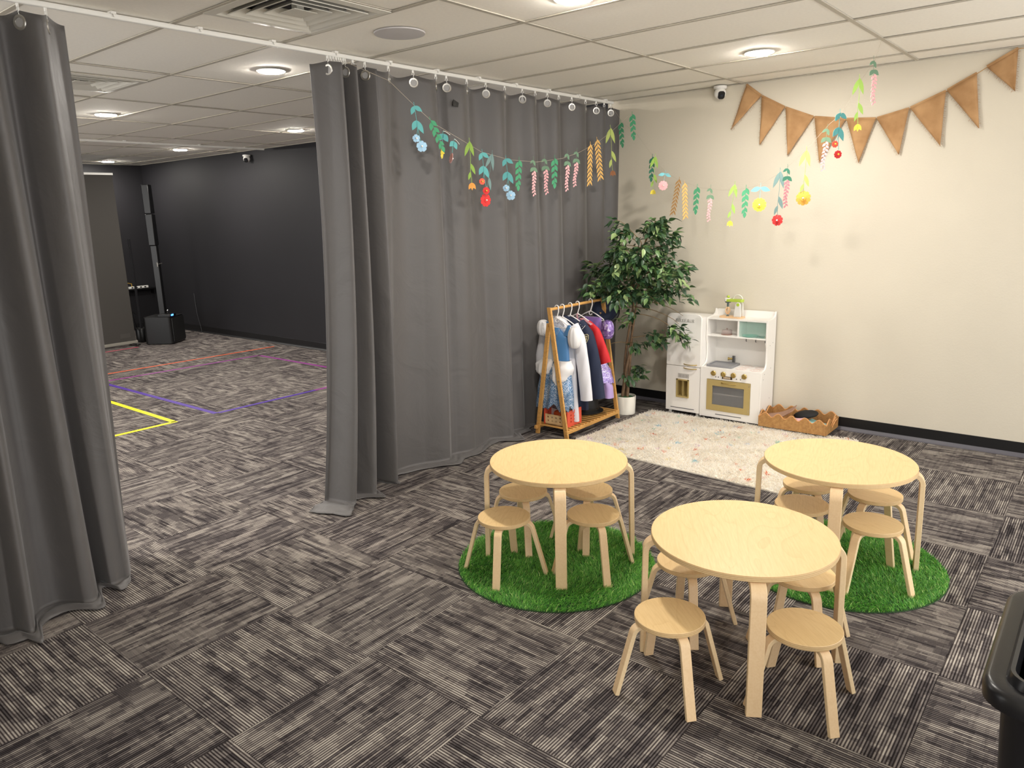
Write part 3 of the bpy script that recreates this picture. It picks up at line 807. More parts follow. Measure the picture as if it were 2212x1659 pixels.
# stove: side panels with the curved front edge
prof = [(0.0, 0.016), (0.0, 0.440), (0.05, 0.452)] + arc(0.045, 0.505, 0.055, -80, 0, 6) + [(0.100, 0.60), (0.097, 0.63), (0.086, 0.655), (0.084, 0.845), (0.20, 0.852), (0.238, 0.862), (0.252, 0.880), (0.258, 0.9), (D, 0.9), (D, 0.016)]
for y0, nm in ((yr, 'side_panel'), (ys - 0.015, 'side_panel')):
    m = MB(); m.prism([(a, b) for a, b in prof], 0.014, Matrix(((1, 0, 0, 0), (0, 0, 1, y0), (0, 1, 0, 0), (0, 0, 0, 1)))); m.build(nm, M['kit'], kit, bevel=0.0015)
a0, a1 = yr + 0.014, ys - 0.015
m = MB(); m.prism(rrect(a0 - 0.012, a1 + 0.012, 0.03, 0.898, 0.03, 5, (1, 1, 0, 0)), 0.006, Matrix(((0, 0, 1, D - 0.006), (1, 0, 0, 0), (0, 1, 0, 0), (0, 0, 0, 1)))); m.build('back_panel', M['kit'], kit)
m = MB(); m.box(0.0, D - 0.006, a0, a1, 0.428, 0.441); top = m.build('countertop', M['kit'], kit, bevel=0.001)
# stove front with an opening for the oven
oy0, oy1, oz0, oz1 = ky(-1.191), ky(-0.816), 0.08, 0.345
m = MB(); front(m, a0, oy0, 0.02, 0.428, 0.0, 0.013); front(m, oy1, a1, 0.02, 0.428, 0.0, 0.013); front(m, oy0, oy1, 0.02, oz0, 0.0, 0.013); front(m, oy0, oy1, oz1, 0.428, 0.0, 0.013)
sf = m.build('stove_front', M['kit'], kit)
m = MB(); m.box(0.013, D - 0.006, a0, a1, 0.03, 0.042); m.build('bottom_board', M['kit_in'], kit)
m = MB(); m.box(0.05, D - 0.008, a0, a1, 0.205, 0.216); m.build('oven_shelf', M['kit_in'], kit)
# oven door
wy0, wy1, wz0, wz1 = ky(-1.139), ky(-0.866), 0.131, 0.292
m = MB(); front(m, oy0 + .002, wy0, oz0 + .002, oz1 - .002, -0.006, 0.008); front(m, wy1, oy1 - .002, oz0 + .002, oz1 - .002, -0.006, 0.008)
front(m, wy0, wy1, oz0 + .002, wz0, -0.006, 0.008); front(m, wy0, wy1, wz1, oz1 - .002, -0.006, 0.008)
od = m.build('oven_door', M['gold_paint'], kit, bevel=0.0008)
m = MB(); front(m, wy0, wy1, wz0, wz1, 0.002, 0.004); m.build('window_pane', M['glass_grey'], od)
bow(ky(-1.072), ky(-0.942), 0.325, od, 0.026, 0.005)
for zz in (0.105, 0.118, 0.318, 0.332):
    MB().lathe([(0.0, 0), (0.003, 0), (0.003, 0.002)], 10, M=Matrix.Translation((-0.006, oy0 + 0.011, zz)) @ Matrix.Rotation(R(-90), 4, 'Y')).build('screw', M['steel'], od)
m = MB(); front(m, ky(-1.122), ky(-0.898), 0.046, 0.053, -0.0008, 0.001); m.build('grille_slot', M['slot'], sf)
# knobs and their printed ticks
for k, (yy, ang) in enumerate(((-0.872, 80), (-0.957, 8), (-1.043, 5), (-1.135, -50))):
    c = Vector((0, ky(yy), 0.396)); Q = Matrix.Translation(c) @ Matrix.Rotation(R(-90), 4, 'Y')
    m = MB(); m.lathe([(0.0, 0.010), (0.018, 0.010), (0.0215, 0.006), (0.022, 0.0)], 28, M=Q); kb = m.build('knob', M['gold'], kit)
    m = MB().box(-0.019, 0.019, -0.0042, 0.0042, 0.009, 0.020, M=Q @ Matrix.Rotation(R(ang), 4, 'Z')); m.build('grip', M['gold'], kb, bevel=0.0015)
    m = MB()
    for q in range(10):
        aa = R(-120 + q * 240 / 9 + 90)
        p = c + Vector((-0.0006, 0.026 * math.cos(aa), 0.026 * math.sin(aa))); p2 = c + Vector((-0.0006, 0.030 * math.cos(aa), 0.030 * math.sin(aa)))
        m.tube([p, p2], 0.0006, 4)
    m.build('tick_marks', M['print_grey'], sf)
m = MB(); front(m, ky(-1.035), ky(-0.948), 0.357, 0.381, -0.0016, 0.001, 0.003); ck = m.build('clock_panel', M['clock'], kit)
m = MB()
for k in range(5): front(m, ky(-1.018 + 0.0125 * k), ky(-1.018 + 0.0125 * k) + 0.009, 0.361, 0.377, -0.0022, -0.0015)
m.build('clock_digits', plain('digit_cream', '#d8c4a6', 0.6), ck)
for yy in (-0.893, -0.915, -1.07, -1.105):
    m = MB(); front(m, ky(yy) - 0.005, ky(yy) + 0.005, 0.362, 0.373, -0.0006, 0.001, 0.002); m.build('printed_icon', M['print_grey'], sf)
# burners, sink and tap
for (bx, by, br) in ((0.175, -1.085, 0.052), (0.175, -1.20, 0.045), (0.075, -1.075, 0.045), (0.075, -1.195, 0.045)):
    m = MB()
    for r in (br, br * 0.8, br * 0.35):
        m.tube([(bx + r * math.cos(q), ky(by) + r * math.sin(q), 0.4412) for q in np.linspace(0, 2 * math.pi, 30, endpoint=False)], 0.0009, 4, closed=True)
    m.build('burner_print', M['print_pink'], top)
m = MB(); s0, s1 = ky(-1.01), ky(-0.79)
outer = rrect(0.03, 0.215, s0, s1, 0.012, 4); inner = rrect(0.045, 0.20, s0 + 0.015, s1 - 0.015, 0.012, 4)
n_ = len(outer)
rings = [[Vector((x, y, z)) for x, y in pl] for pl, z in ((outer, 0.443), (outer, 0.458), (inner, 0.458), (inner, 0.449))]
m.loft(rings, True); m.build('sink', M['sink'], kit, smooth=30)
m = MB(); m.box(0.216, 0.232, ky(-0.958), ky(-0.936), 0.441, 0.512); m.build('faucet', plain('tap_grey', '#77787a', 0.35, metal=0.7), kit, bevel=0.002)
m = MB(); m.tube([(0.214, ky(-0.938), 0.487), (0.205, ky(-0.912), 0.487)], 0.009, 12); m.tube([(0.208, ky(-0.915), 0.487), (0.203, ky(-0.903), 0.487)], 0.013, 12); m.build('tap_handle', M['gold'], kit)
# upper shelf box
m = MB(); m.box(0.088, D - 0.006, a0, a1, 0.688, 0.699); m.build('shelf', M['kit'], kit, bevel=0.001)
m = MB(); m.box(0.086, D - 0.006, a0, a1, 0.829, 0.842); m.build('shelf_top', M['kit'], kit, bevel=0.001)
m = MB(); m.box(0.090, D - 0.006, ky(-1.036), ky(-1.025), 0.699, 0.829); m.build('shelf_divider', M['kit'], kit)
m = MB(); m.box(0.100, 0.103, yr + 0.016, ky(-1.038), 0.70, 0.828); m.build('microwave_window', M['mint'], kit)
for yy in (-1.045, -1.125, -1.205):
    m = MB(); m.tube([(0.255, ky(yy), 0.668), (0.238, ky(yy), 0.664), (0.228, ky(yy), 0.655), (0.23, ky(yy), 0.645), (0.238, ky(yy), 0.642)], 0.004, 8); m.build('hook', M['slot'], kit)
for (xx, zz) in ((0.06, 0.42), (0.19, 0.45), (0.19, 0.2), (0.04, 0.38), (0.15, 0.64), (0.21, 0.655), (0.06, 0.14)):
    MB().lathe([(0.0, 0), (0.0032, 0), (0.0032, 0.001)], 8, M=Matrix.Translation((xx, yr - 0.0009, zz)) @ Matrix.Rotation(R(-90), 4, 'X')).build('screw_cap', M['slot'], kit)

# things on the kitchen shelf
def glass(name, col, a): return plain(name, col, 0.06, alpha=a)
cd = thing('cake_dome', 'small clear cake dome on the left shelf of the toy kitchen', 'cake dome', (KX + 0.16, -0.905, 0.699))
MB().lathe([(0.0, 0.0), (0.044, 0.0), (0.046, 0.004), (0.0, 0.005)], 32).build('dish', plain('dome_dish', '#9a6f5c', 0.4), cd)
m = MB(); m.lathe([(0.043, 0.006), (0.043, 0.034), (0.038, 0.040), (0.006, 0.041)], 32); m.build('cover', glass('clear_cover', '#cdb6b0', 0.35), cd)
MB().lathe([(0.0, 0.041), (0.004, 0.041), (0.007, 0.050), (0.0, 0.056)], 14).build('finial', glass('clear_knob', '#c4a9a2', 0.7), cd)
pl = MB(); pl.lathe([(0.0, 0.0), (0.035, 0.0), (0.062, 0.008), (0.064, 0.010), (0.035, 0.004), (0.0, 0.003)], 40, c=(0, 0, 0))
p = pl.build('plate', M['mint_solid'], loc=(KX + 0.155, -1.108, 0.699)); tag(p, 'mint green toy plate lying on the right shelf', 'plate')
kn = thing('toy_knife', 'toy knife with black handle beside the mint plate', 'toy knife', (KX + 0.135, -1.205, 0.699))
MB().box(-0.008, 0.008, -0.028, 0.032, 0.0, 0.012).build('handle', M['black'], kn, bevel=0.003)
MB().box(-0.007, 0.007, -0.050, -0.028, 0.003, 0.008).build('blade', M['bamboo'], kn, bevel=0.001)

# toy mixer on top
mx = thing('toy_mixer', 'white and lime wooden toy stand mixer on top of the toy kitchen', 'toy mixer', (KX + 0.165, -0.94, 0.842))
def sl(pts, t, y): return None
M['lime'] = plain('lime_paint', '#b6cf4c', 0.45)
M['beech'] = birch('beech', '#ecc79b', '#c9966a', 0.2)
m = MB(); m.prism(rrect(-0.045, 0.045, -0.105, 0.098, 0.03, 6), 0.012); m.build('base', M['beech'], mx, bevel=0.002)
for sx in (-0.032, 0.022):
    m = MB(); m.prism([(-0.088, 0.012), (-0.028, 0.012), (-0.040, 0.115), (-0.052, 0.13), (-0.072, 0.13), (-0.082, 0.115)], 0.010, Matrix(((0, 0, 1, sx), (1, 0, 0, 0), (0, 1, 0, 0), (0, 0, 0, 1)))); m.build('stand_cheek', M['white'], mx, bevel=0.002)
m = MB(); m.prism(rrect(-0.028, 0.028, -0.095, 0.055, 0.018, 5), 0.022, Matrix.Translation((0, 0, 0.132))); m.build('arm', M['lime'], mx, bevel=0.003)
m = MB(); m.prism(rrect(-0.028, 0.028, 0.02, 0.065, 0.02, 5), 0.026, Matrix.Translation((0, 0, 0.134))); m.build('head', M['white'], mx, bevel=0.003)
MB().lathe([(0.0, 0.013), (0.008, 0.011), (0.0125, 0.0), (0.008, -0.008)], 18, (0, 0.035, 0.170)).build('top_knob', M['lime'], mx)
m = MB(); m.tube([(0, -0.085 + 0.038 * (1 + math.cos(q)), 0.154 + 0.034 * math.sin(q)) for q in np.linspace(0, math.pi, 14)], 0.005, 8); m.build('carry_loop', plain('clear_handle', '#e6e4d8', 0.3), mx)
MB().lathe([(0.0, 0.004), (0.012, 0.004), (0.0135, 0.0)], 20, M=Matrix.Translation((-0.032, -0.062, 0.112)) @ Matrix.Rotation(R(-90), 4, 'Y')).build('pivot_knob', M['lime'], mx)
m = MB(); m.lathe([(0.0, 0.132), (0.024, 0.130), (0.022, 0.122), (0.009, 0.120), (0.009, 0.092), (0.007, 0.086), (0.0, 0.086)], 20, (0, 0.036, 0)); m.build('beater_shaft', plain('beater_grey', '#5c6b6b', 0.4), mx)
for q in range(4):
    a = R(45 + 90 * q); m = MB()
    m.tube([(0.019 * math.sin(math.pi * s) * math.cos(a), 0.036 + 0.019 * math.sin(math.pi * s) * math.sin(a), 0.092 - 0.068 * s) for s in np.linspace(0.05, 0.95, 10)], 0.0045, 8); m.build('whisk_loop', M['beech'], mx)
MB().lathe([(0.0, 0.024), (0.006, 0.022), (0.012, 0.014), (0.012, 0.012)], 16, (0, 0.036, 0)).build('whisk_foot', plain('whisk_foot', '#5c6b6b', 0.4), mx)

# ------------------------------------------------------------------ wicker tray
def wicker():
    m, nt, b = new_mat('woven_rattan')
    tc = N(nt, 'ShaderNodeTexCoord'); sx = N(nt, 'ShaderNodeSeparateXYZ'); nt.links.new(tc.outputs['Object'], sx.inputs[0])
    s = math_(nt, 'ADD', sx.outputs[0], sx.outputs[1])
    cu = math_(nt, 'FLOOR', math_(nt, 'MULTIPLY', s, 95.0)); cv = math_(nt, 'FLOOR', math_(nt, 'MULTIPLY', sx.outputs[2], 210.0))
    alt = math_(nt, 'MODULO', math_(nt, 'ABSOLUTE', math_(nt, 'ADD', cu, cv)), 2.0)
    fu = math_(nt, 'ABSOLUTE', math_(nt, 'SUBTRACT', math_(nt, 'FRACT', math_(nt, 'MULTIPLY', s, 95.0)), 0.5))
    fv = math_(nt, 'ABSOLUTE', math_(nt, 'SUBTRACT', math_(nt, 'FRACT', math_(nt, 'MULTIPLY', sx.outputs[2], 210.0)), 0.5))
    h = math_(nt, 'SUBTRACT', math_(nt, 'ADD', 0.5, math_(nt, 'MULTIPLY', alt, 0.5)), math_(nt, 'ADD', fu, fv))
    nz = N(nt, 'ShaderNodeTexNoise'); nz.inputs['Scale'].default_value = 40; nt.links.new(tc.outputs['Object'], nz.inputs['Vector'])
    f = math_(nt, 'ADD', math_(nt, 'MULTIPLY', h, 0.55), math_(nt, 'MULTIPLY', nz.outputs[0], 0.6))
    nt.links.new(ramp(nt, f, [(0.0, S('#6f4723')), (0.35, S('#b07c42')), (0.8, S('#d9ac6c'))]), b.inputs['Base Color'])
    bp = N(nt, 'ShaderNodeBump'); bp.inputs['Strength'].default_value = 0.9; bp.inputs['Distance'].default_value = 0.003
    nt.links.new(h, bp.inputs['Height']); nt.links.new(bp.outputs[0], b.inputs['Normal']); b.inputs['Roughness'].default_value = 0.6
    return m
M['wicker'] = wicker(); M['rattan'] = plain('rattan_cane', '#c68f58', 0.5, var=0.2, vscale=60)
BX, BY, BZ = 4.702, -1.545, 0.026
bk = thing('wicker_tray', 'scalloped wicker tray basket on the rug beside the toy kitchen', 'basket', (BX, BY, BZ))
hw, hd = 0.258, 0.150
MB().box(-hd, hd, -hw, hw, 0.0, 0.006).build('bottom', M['wicker'], bk)
def wall_(p0, p1, n, h0, amp, name, ph=0.0, K=60):
    p0, p1 = Vector(p0), Vector(p1); d = (p1 - p0); nn = Vector((-d.y, d.x, 0)).normalized() * 0.0035; pts = []; lo = []; 
    vs = []; fs = []
    for i in range(K + 1):
        q = i / K; z = h0 + amp * (0.5 - 0.5 * math.cos(2 * math.pi * (n * q + ph))) - amp * 0.35
        p = p0 + d * q
        vs += [p - nn, p + nn, p + nn + Vector((0, 0, z)), p - nn + Vector((0, 0, z))]; pts.append(p + Vector((0, 0, z)))
    for i in range(K):
        a, b = 4 * i, 4 * (i + 1)
        for j in range(4): fs.append((a + j, a + (j + 1) % 4, b + (j + 1) % 4, b + j))
    fs += [(3, 2, 1, 0), tuple(4 * K + j for j in range(4))]
    w = MB().add(vs, fs).build(name, M['wicker'], bk, smooth=40)
    MB().tube(pts, 0.0052, 8).build('rim', M['rattan'], w)
wall_((-hd, hw, 0), (-hd, -hw, 0), 5, 0.092, 0.034, 'front_wall')
wall_((hd, hw, 0), (hd, -hw, 0), 5, 0.092, 0.034, 'back_wall')
wall_((-hd, hw, 0), (hd, hw, 0), 2, 0.088, 0.035, 'end_wall'); wall_((-hd, -hw, 0), (hd, -hw, 0), 2, 0.088, 0.035, 'end_wall')
for s in (-1, 1):
    m = MB()
    for off in (0.0, 0.009):
        m.tube([(0.045 * math.cos(q), s * (hw + 0.006 + 0.016 * math.sin(q) + off), 0.055 + 0.055 * math.sin(q) - off) for q in np.linspace(0.0, math.pi, 14)], 0.0045, 8)
    m.build('handle', M['rattan'], bk)
def sheet(name, label, cat, mat, c, size, tilt, rz, curl, n=10):
    vs = []; fs = []
    for i in range(n + 1):
        for j in range(n + 1):
            u, v = i / n - 0.5, j / n - 0.5
            vs.append((u * size[0], v * size[1], curl * (4 * v * v) + 0.3 * curl * math.sin(6 * u + 3 * v)))
    for i in range(n):
        for j in range(n):
            a = i * (n + 1) + j; fs.append((a, a + 1, a + n + 2, a + n + 1))
    o = MB().add(vs, fs).build(name, mat, smooth=180); so = o.modifiers.new('solid', 'SOLIDIFY'); so.thickness = 0.004
    o.location = c; o.rotation_euler = (tilt[0], tilt[1], rz); tag(o, label, cat); return o
sheet('felt_mat', 'dusty brown felt sheet curled up in the left end of the wicker tray', 'felt', plain('brown_felt', '#9c7a66', 0.9), (BX - 0.03, BY + 0.13, BZ + 0.075), (0.17, 0.24), (R(-22), R(-8)), 0, 0.02)
sheet('picture_card', 'white card with pink print lying in the wicker tray', 'card', plain('pink_card', '#e6b9bd', 0.6, var=0.25, vscale=25), (BX - 0.05, BY - 0.005, BZ + 0.058), (0.15, 0.12), (R(-14), R(-6)), R(10), 0.006)
sheet('picture_book', 'pale teal booklet at the right end of the wicker tray', 'book', plain('teal_card', '#9fcfca', 0.6, var=0.25, vscale=30), (BX - 0.03, BY - 0.13, BZ + 0.035), (0.17, 0.13), (R(10), R(-6)), R(-12), 0.004)
pu = MB(); rings = []
for i in range(15):
    q = -1 + 2 * i / 14; w = math.sqrt(max(0.002, 1 - q * q))
    rings.append([Vector((0.055 * w * math.cos(a), 0.095 * q, 0.022 * w * math.sin(a) + 0.002 * math.sin(9 * a + i))) for a in np.linspace(0, 2 * math.pi, 18, endpoint=False)])
pu.loft(rings); o = pu.build('padded_pouch', M['black_matte'], smooth=60); o.location = (BX + 0.03, BY - 0.05, BZ + 0.096); o.rotation_euler = (R(-12), R(-18), R(8))
tag(o, 'black oval padded pouch lying on top in the wicker tray', 'pouch')
# ------------------------------------------------------------------ potted ficus
M['pot'] = plain('white_ceramic_pot', '#ece8dd', 0.4)
M['moss'] = plain('green_moss', '#2f6b3c', 0.95, var=0.4, vscale=90, bump=0.8, bscale=120)
M['bark'] = plain('ficus_bark', '#7a624a', 0.8, var=0.3, vscale=25, bump=0.5, bscale=60)
M['twig'] = plain('ficus_twig', '#8f7a5a', 0.7)
def leaf_mat():
    m, nt, b = new_mat('ficus_leaf')
    oi = N(nt, 'ShaderNodeObjectInfo'); at = N(nt, 'ShaderNodeAttribute', attribute_name='tint')
    gi = N(nt, 'ShaderNodeNewGeometry'); rv = math_(nt, 'FRACT', math_(nt, 'ADD', oi.outputs['Random'], gi.outputs['Random Per Island']))
    nt.links.new(ramp(nt, rv, [(0.0, S('#2b442d')), (0.5, S('#3c5a3b')), (0.8, S('#587a45')), (1.0, S('#97ac74'))]), b.inputs['Base Color'])
    b.inputs['Roughness'].default_value = 0.38
    return m
M['leaf'] = leaf_mat()
PX, PY = 4.375, -0.172
pl = thing('potted_ficus', 'tall artificial ficus tree in a white pot between rack and toy kitchen', 'plant', (PX, PY, 0.0))
MB().lathe([(0.0, 0.0), (0.078, 0.0), (0.082, 0.004), (0.088, 0.155), (0.086, 0.160), (0.080, 0.160), (0.078, 0.145), (0.0, 0.145)], 44).build('pot', M['pot'], pl, smooth=40)
MB().lathe([(0.0, 0.152), (0.04, 0.150), (0.079, 0.144)], 30).build('moss', M['moss'], pl)
trunks = []
for k in range(3):
    pts = []; rad = []
    for i in range(26):
        z = 0.14 + i * 0.053; q = i / 25; a = 2.1 * k + z * 3.2
        rr_ = 0.017 + 0.006 * math.sin(z * 5 + k)
        pts.append(Vector((rr_ * math.cos(a) + 0.01 * math.sin(3 * z), rr_ * math.sin(a) - 0.15 * q ** 1.6 + 0.01 * math.sin(4 * z + k), z)))
        rad.append(0.0145 * (1 - 0.72 * q))
    MB().tube(pts, rad, 9).build('trunk', M['bark'], pl); trunks.append(pts)
# one leaf: pointed, folded along the midrib, drooping at the tip
def leaf_mesh():
    m = MB(); prof = [(0.0, 0.0), (0.10, 0.12), (0.30, 0.235), (0.52, 0.235), (0.76, 0.13), (1.0, 0.0)]
    vs = []
    for (s, w) in prof:
        z = -0.22 * s * s
        vs += [(s, 0, z), (s, w, z + 0.08 * w / 0.235), (s, -w, z + 0.08 * w / 0.235)]
    fs = []
    for i in range(len(prof) - 1):
        a, b = 3 * i, 3 * (i + 1)
        fs += [(a, b, b + 1, a + 1), (a, a + 2, b + 2, b)]
    m.add(vs, fs); return m
lm = leaf_mesh(); rl = random.Random(5)
leaf_pos = []
def branch(z0, az, length, rise, nleaf, droop=0.35, tk=None):
    tk = trunks[rl.randrange(3)] if tk is None else trunks[tk]
    p0 = min(tk, key=lambda p: abs(p.z - z0)).copy(); pts = [p0]; d = Vector((math.cos(az), math.sin(az), rise)).normalized(); p = p0.copy()
    n = 8
    for i in range(n):
        d = (d + Vector((rl.uniform(-.18, .18), rl.uniform(-.18, .18), -droop * (i / n) * 0.5 + rl.uniform(-.08, .08)))).normalized()
        p = p + d * length / n
        if p.x > 0.44: p.x = 0.44 - rl.uniform(0, .03)
        if p.y > 0.34: p.y = 0.34
        pts.append(p.copy())
    MB().tube(pts, [0.0042 * (1 - 0.75 * i / n) + 0.0008 for i in range(n + 1)], 5).build('branch', M['twig'], pl)
    for q in range(int(nleaf * 3.4)):
        s = rl.uniform(0.25, 1.0) ** 0.7; i = min(n - 1, int(s * n)); base = pts[i].lerp(pts[i + 1], rl.random())
        da = az + rl.uniform(-1.5, 1.5)
        side = Vector((math.cos(da), math.sin(da), rl.uniform(-.5, .25))).normalized()
        base = base + side * rl.uniform(0.0, 0.095) + Vector((0, 0, rl.uniform(-.06, .03)))
        pitch = rl.uniform(R(-35), R(60))
        if base.x > 0.45: base.x = 0.45
        if base.x < 0.02 and base.y > -0.06 and base.z < 1.03 and base.z > 0.5: continue
        if base.x < -0.05 and base.y > 0.0 and base.z < 1.06: continue
        if base.y < -0.17 and 0.80 < base.z < 0.98 + 0.25 * max(0.0, -base.x): continue
        leaf_pos.append((base, da, pitch, rl.uniform(-0.8, 0.8), rl.uniform(0.052, 0.084)))
def toward(dy, dx=0.0): return math.atan2(dy, dx)
# az: +y is left in the view, -y right
spec = [(1.42, -1.2, .34, .7, 16), (1.44, 2.2, .25, .9, 12), (1.46, -2.2, .30, 1.3, 18), (1.46, 0.4, .26, 1.4, 14), (1.46, -1.6, .26, 1.8, 14), (1.44, 2.8, .30, 1.2, 12),
        (1.20, 1.9, .44, .25, 22), (1.18, 2.6, .44, .15, 22), (1.10, 2.2, .48, .10, 22), (1.24, 3.0, .34, .3, 16), (1.05, 1.7, .36, .1, 18), (1.0, 2.9, .30, .1, 14),
        (1.25, -1.4, .46, .35, 20), (1.18, -1.9, .46, .3, 22), (1.22, -0.9, .36, .3, 12), (1.10, -1.6, .46, .15, 24), (1.05, -2.3, .44, .1, 24), (1.0, -1.3, .46, .05, 22), (0.95, -1.9, .46, -.05, 24), (0.92, -2.7, .30, 0, 16),
        (1.30, -2.7, .30, .4, 16), (1.30, 1.2, .25, .4, 10), (1.12, -3.1, .34, .15, 18), (0.95, 2.3, .26, -.1, 12), (1.0, -1.0, .36, .1, 14), (0.90, -1.5, .5, -.05, 20),
        (0.66, -1.3, .24, .25, 16), (0.62, -1.9, .16, .2, 8), (0.42, -1.6, .14, .2, 8), (0.78, 2.0, .14, .3, 6), (0.60, 2.3, .22, .15, 6), (0.34, -2.2, .10, .3, 6), (1.35, -2.9, .26, .6, 12), (1.15, 2.5, .25, .5, 12)]
for z in (0.98, 1.03, 1.08, 1.13, 1.18, 1.23, 1.28, 1.33, 1.38, 1.43):
    for k in range(3): spec.append((z, 2.2 * k + z * 17.0, 0.20 + 0.05 * math.sin(9 * z + k), 0.35, 8))
for s in spec: branch(*s)
rl.shuffle(leaf_pos)
lme = None; extra = MB(); cnt = 0
for (b, da, pitch, roll, L) in leaf_pos:
    Q = Matrix.Translation(b) @ Matrix.Rotation(da, 4, 'Z') @ Matrix.Rotation(pitch, 4, 'Y') @ Matrix.Rotation(roll, 4, 'X') @ Matrix.Scale(L, 4)
    if cnt < 300:
        if lme is None:
            o = lm.build('leaf', M['leaf'], pl, smooth=180); lme = o.data
        else:
            o = link('leaf', lme, pl)
        o.matrix_local = Q; cnt += 1
    else:
        extra.add([Q @ Vector(v) for v in lm.v], lm.f)
if extra.v:
    o = extra.build('inner_leaves', M['leaf'], pl, smooth=180); o['kind'] = 'stuff'

# ------------------------------------------------------------------ burlap bunting on the cream wall
def burlap():
    m, nt, b = new_mat('burlap')
    tc = N(nt, 'ShaderNodeTexCoord'); sx = N(nt, 'ShaderNodeSeparateXYZ'); nt.links.new(tc.outputs['Object'], sx.inputs[0])
    w1 = math_(nt, 'SINE', math_(nt, 'MULTIPLY', sx.outputs[1], 2600.0)); w2 = math_(nt, 'SINE', math_(nt, 'MULTIPLY', sx.outputs[2], 2600.0))
    nz = N(nt, 'ShaderNodeTexNoise'); nz.inputs['Scale'].default_value = 9; nz.inputs['Detail'].default_value = 6; nt.links.new(tc.outputs['Object'], nz.inputs['Vector'])
    f = math_(nt, 'ADD', nz.outputs[0], math_(nt, 'MULTIPLY', math_(nt, 'MULTIPLY', w1, w2), 0.06))
    nt.links.new(ramp(nt, f, [(0.3, S('#a07a54')), (0.7, S('#bd966c'))]), b.inputs['Base Color'])
    b.inputs['Roughness'].default_value = 0.95; b.inputs['Specular IOR Level'].default_value = 0.1
    return m
M['burlap'] = burlap()
M['string'] = plain('jute_string', '#b9925f', 0.9)
BS = [(-0.94, 2.655), (-1.066, 2.556), (-1.254, 2.452), (-1.472, 2.361), (-1.702, 2.325), (-1.906, 2.309), (-2.116, 2.356), (-2.332, 2.445), (-2.501, 2.535), (-2.55, 2.565), (-2.71, 2.652), (-2.90, 2.655)]
BT = [(-0.833, 2.332), (-1.072, 2.2), (-1.294, 2.105), (-1.533, 2.033), (-1.811, 2.016), (-2.073, 2.056), (-2.328, 2.093), (-2.543, 2.19), None, (-2.72, 2.40)]
bun = thing('burlap_bunting', 'brown burlap pennant bunting with frayed edges swagged on the cream wall', 'bunting', (WX - 0.012, -1.8, 2.3))
ox, oy, oz = bun.location
MB().tube([(0.0, y - oy, z - oz) for y, z in BS], 0.0025, 6).build('string', M['string'], bun)
rf = random.Random(3)
for i, tip in enumerate(BT):
    if tip is None: continue
    (y0, z0), (y1, z1) = BS[i], BS[i + 1]
    A = Vector((0, y0 - oy, z0 - oz)); B = Vector((0, y1 - oy, z1 - oz)); T = Vector((0, tip[0] - oy, tip[1] - oz))
    if i < 8:
        A = A.lerp(B, 0.02); B = B.lerp(A, 0.02)
    n = 12; vs = []; idx = {}; fs = []
    for r in range(n + 1):
        q = r / n; a = A.lerp(T, q); b = B.lerp(T, q); w = max(1, 6)
        for c in range(7):
            p = a.lerp(b, c / 6)
            p = p + Vector((-0.004 - 0.009 * q * abs(math.sin(2.2 * c / 6 + i)) - 0.006 * math.sin(5 * q + i) ** 2, 0, 0))
            vs.append(p)
    for r in range(n):
        for c in range(6):
            k = r * 7 + c; fs.append((k, k + 1, k + 8, k + 7))
    o = MB().add(vs, fs).build('pennant', M['burlap'], bun, smooth=180)
    so = o.modifiers.new('solid', 'SOLIDIFY'); so.thickness = 0.0016
    MB().sweep([A + Vector((-0.004, 0, 0.004)), B + Vector((-0.004, 0, 0.004))], 0.016, 0.004, Vector((0, -(B - A).z, (B - A).y))).build('hem_fold', M['burlap'], o)
    fr = MB()
    for (E0, E1, sgn) in ((A, T, 1), (B, T, -1)):
        d = (E1 - E0); nrm = Vector((0, -d.z, d.y)).normalized() * sgn
        if nrm.dot((A + B) / 2 - E0) > 0: nrm = -nrm
        for k in range(46):
            p = E0.lerp(E1, (k + rf.random()) / 46) + Vector((-0.008, 0, 0)); L = rf.uniform(0.004, 0.016)
            q = p + nrm * L + Vector((rf.uniform(-.003, .001), 0, -L * rf.uniform(0.1, 0.8)))
            fr.tube([p - nrm * 0.004, (p + q) / 2 + Vector((0, 0, rf.uniform(-.002, .002))), q], 0.0007, 3)
    f = fr.build('frayed_threads', M['burlap'], o); f['kind'] = 'stuff'

# ------------------------------------------------------------------ paper flower garlands
FELT = {k: plain('felt_' + k, h, 0.85, sheen=0.1) for k, h in dict(teal='#5fa8a8', green='#4b9a70', dkgreen='#2f6b55', lime='#96ba56', sage='#6f8f74', olive='#a9b765', slate='#6f8a88', gold='#dfb165', bronze='#9c7440', blue='#9fc4dd',
        pink='#eeb3b6', dkpink='#b5727c', coral='#e6644c', red='#d23433', yellow='#ecd84f', orange='#eeb04a', peach='#e9a552', aqua='#7cc5cf', white='#f1eee6', brown='#8a5a3a', ylbead='#edc13d').items()}
def leaf_poly(L, W, n=7):
    up = [(L * i / n, W * math.sin(math.pi * (i / n) ** 0.85)) for i in range(n + 1)]
    return [(x, y) for x, y in up] + [(x, -y) for x, y in reversed(up[1:-1])]
def place2(ang, x, z, roll=0.0, off=0.0):
    # local frame: X right, Z up, felt facing -Y
    return Matrix.Translation((x, off, z)) @ Matrix.Rotation(R(90), 4, 'X') @ Matrix.Rotation(ang, 4, 'Z') @ Matrix.Rotation(roll, 4, 'X')
TH = 0.0022
def stem(m, pts, w=0.0024): m.tube([(x, -TH / 2, z) for x, z in pts], w * 0.7, 5)
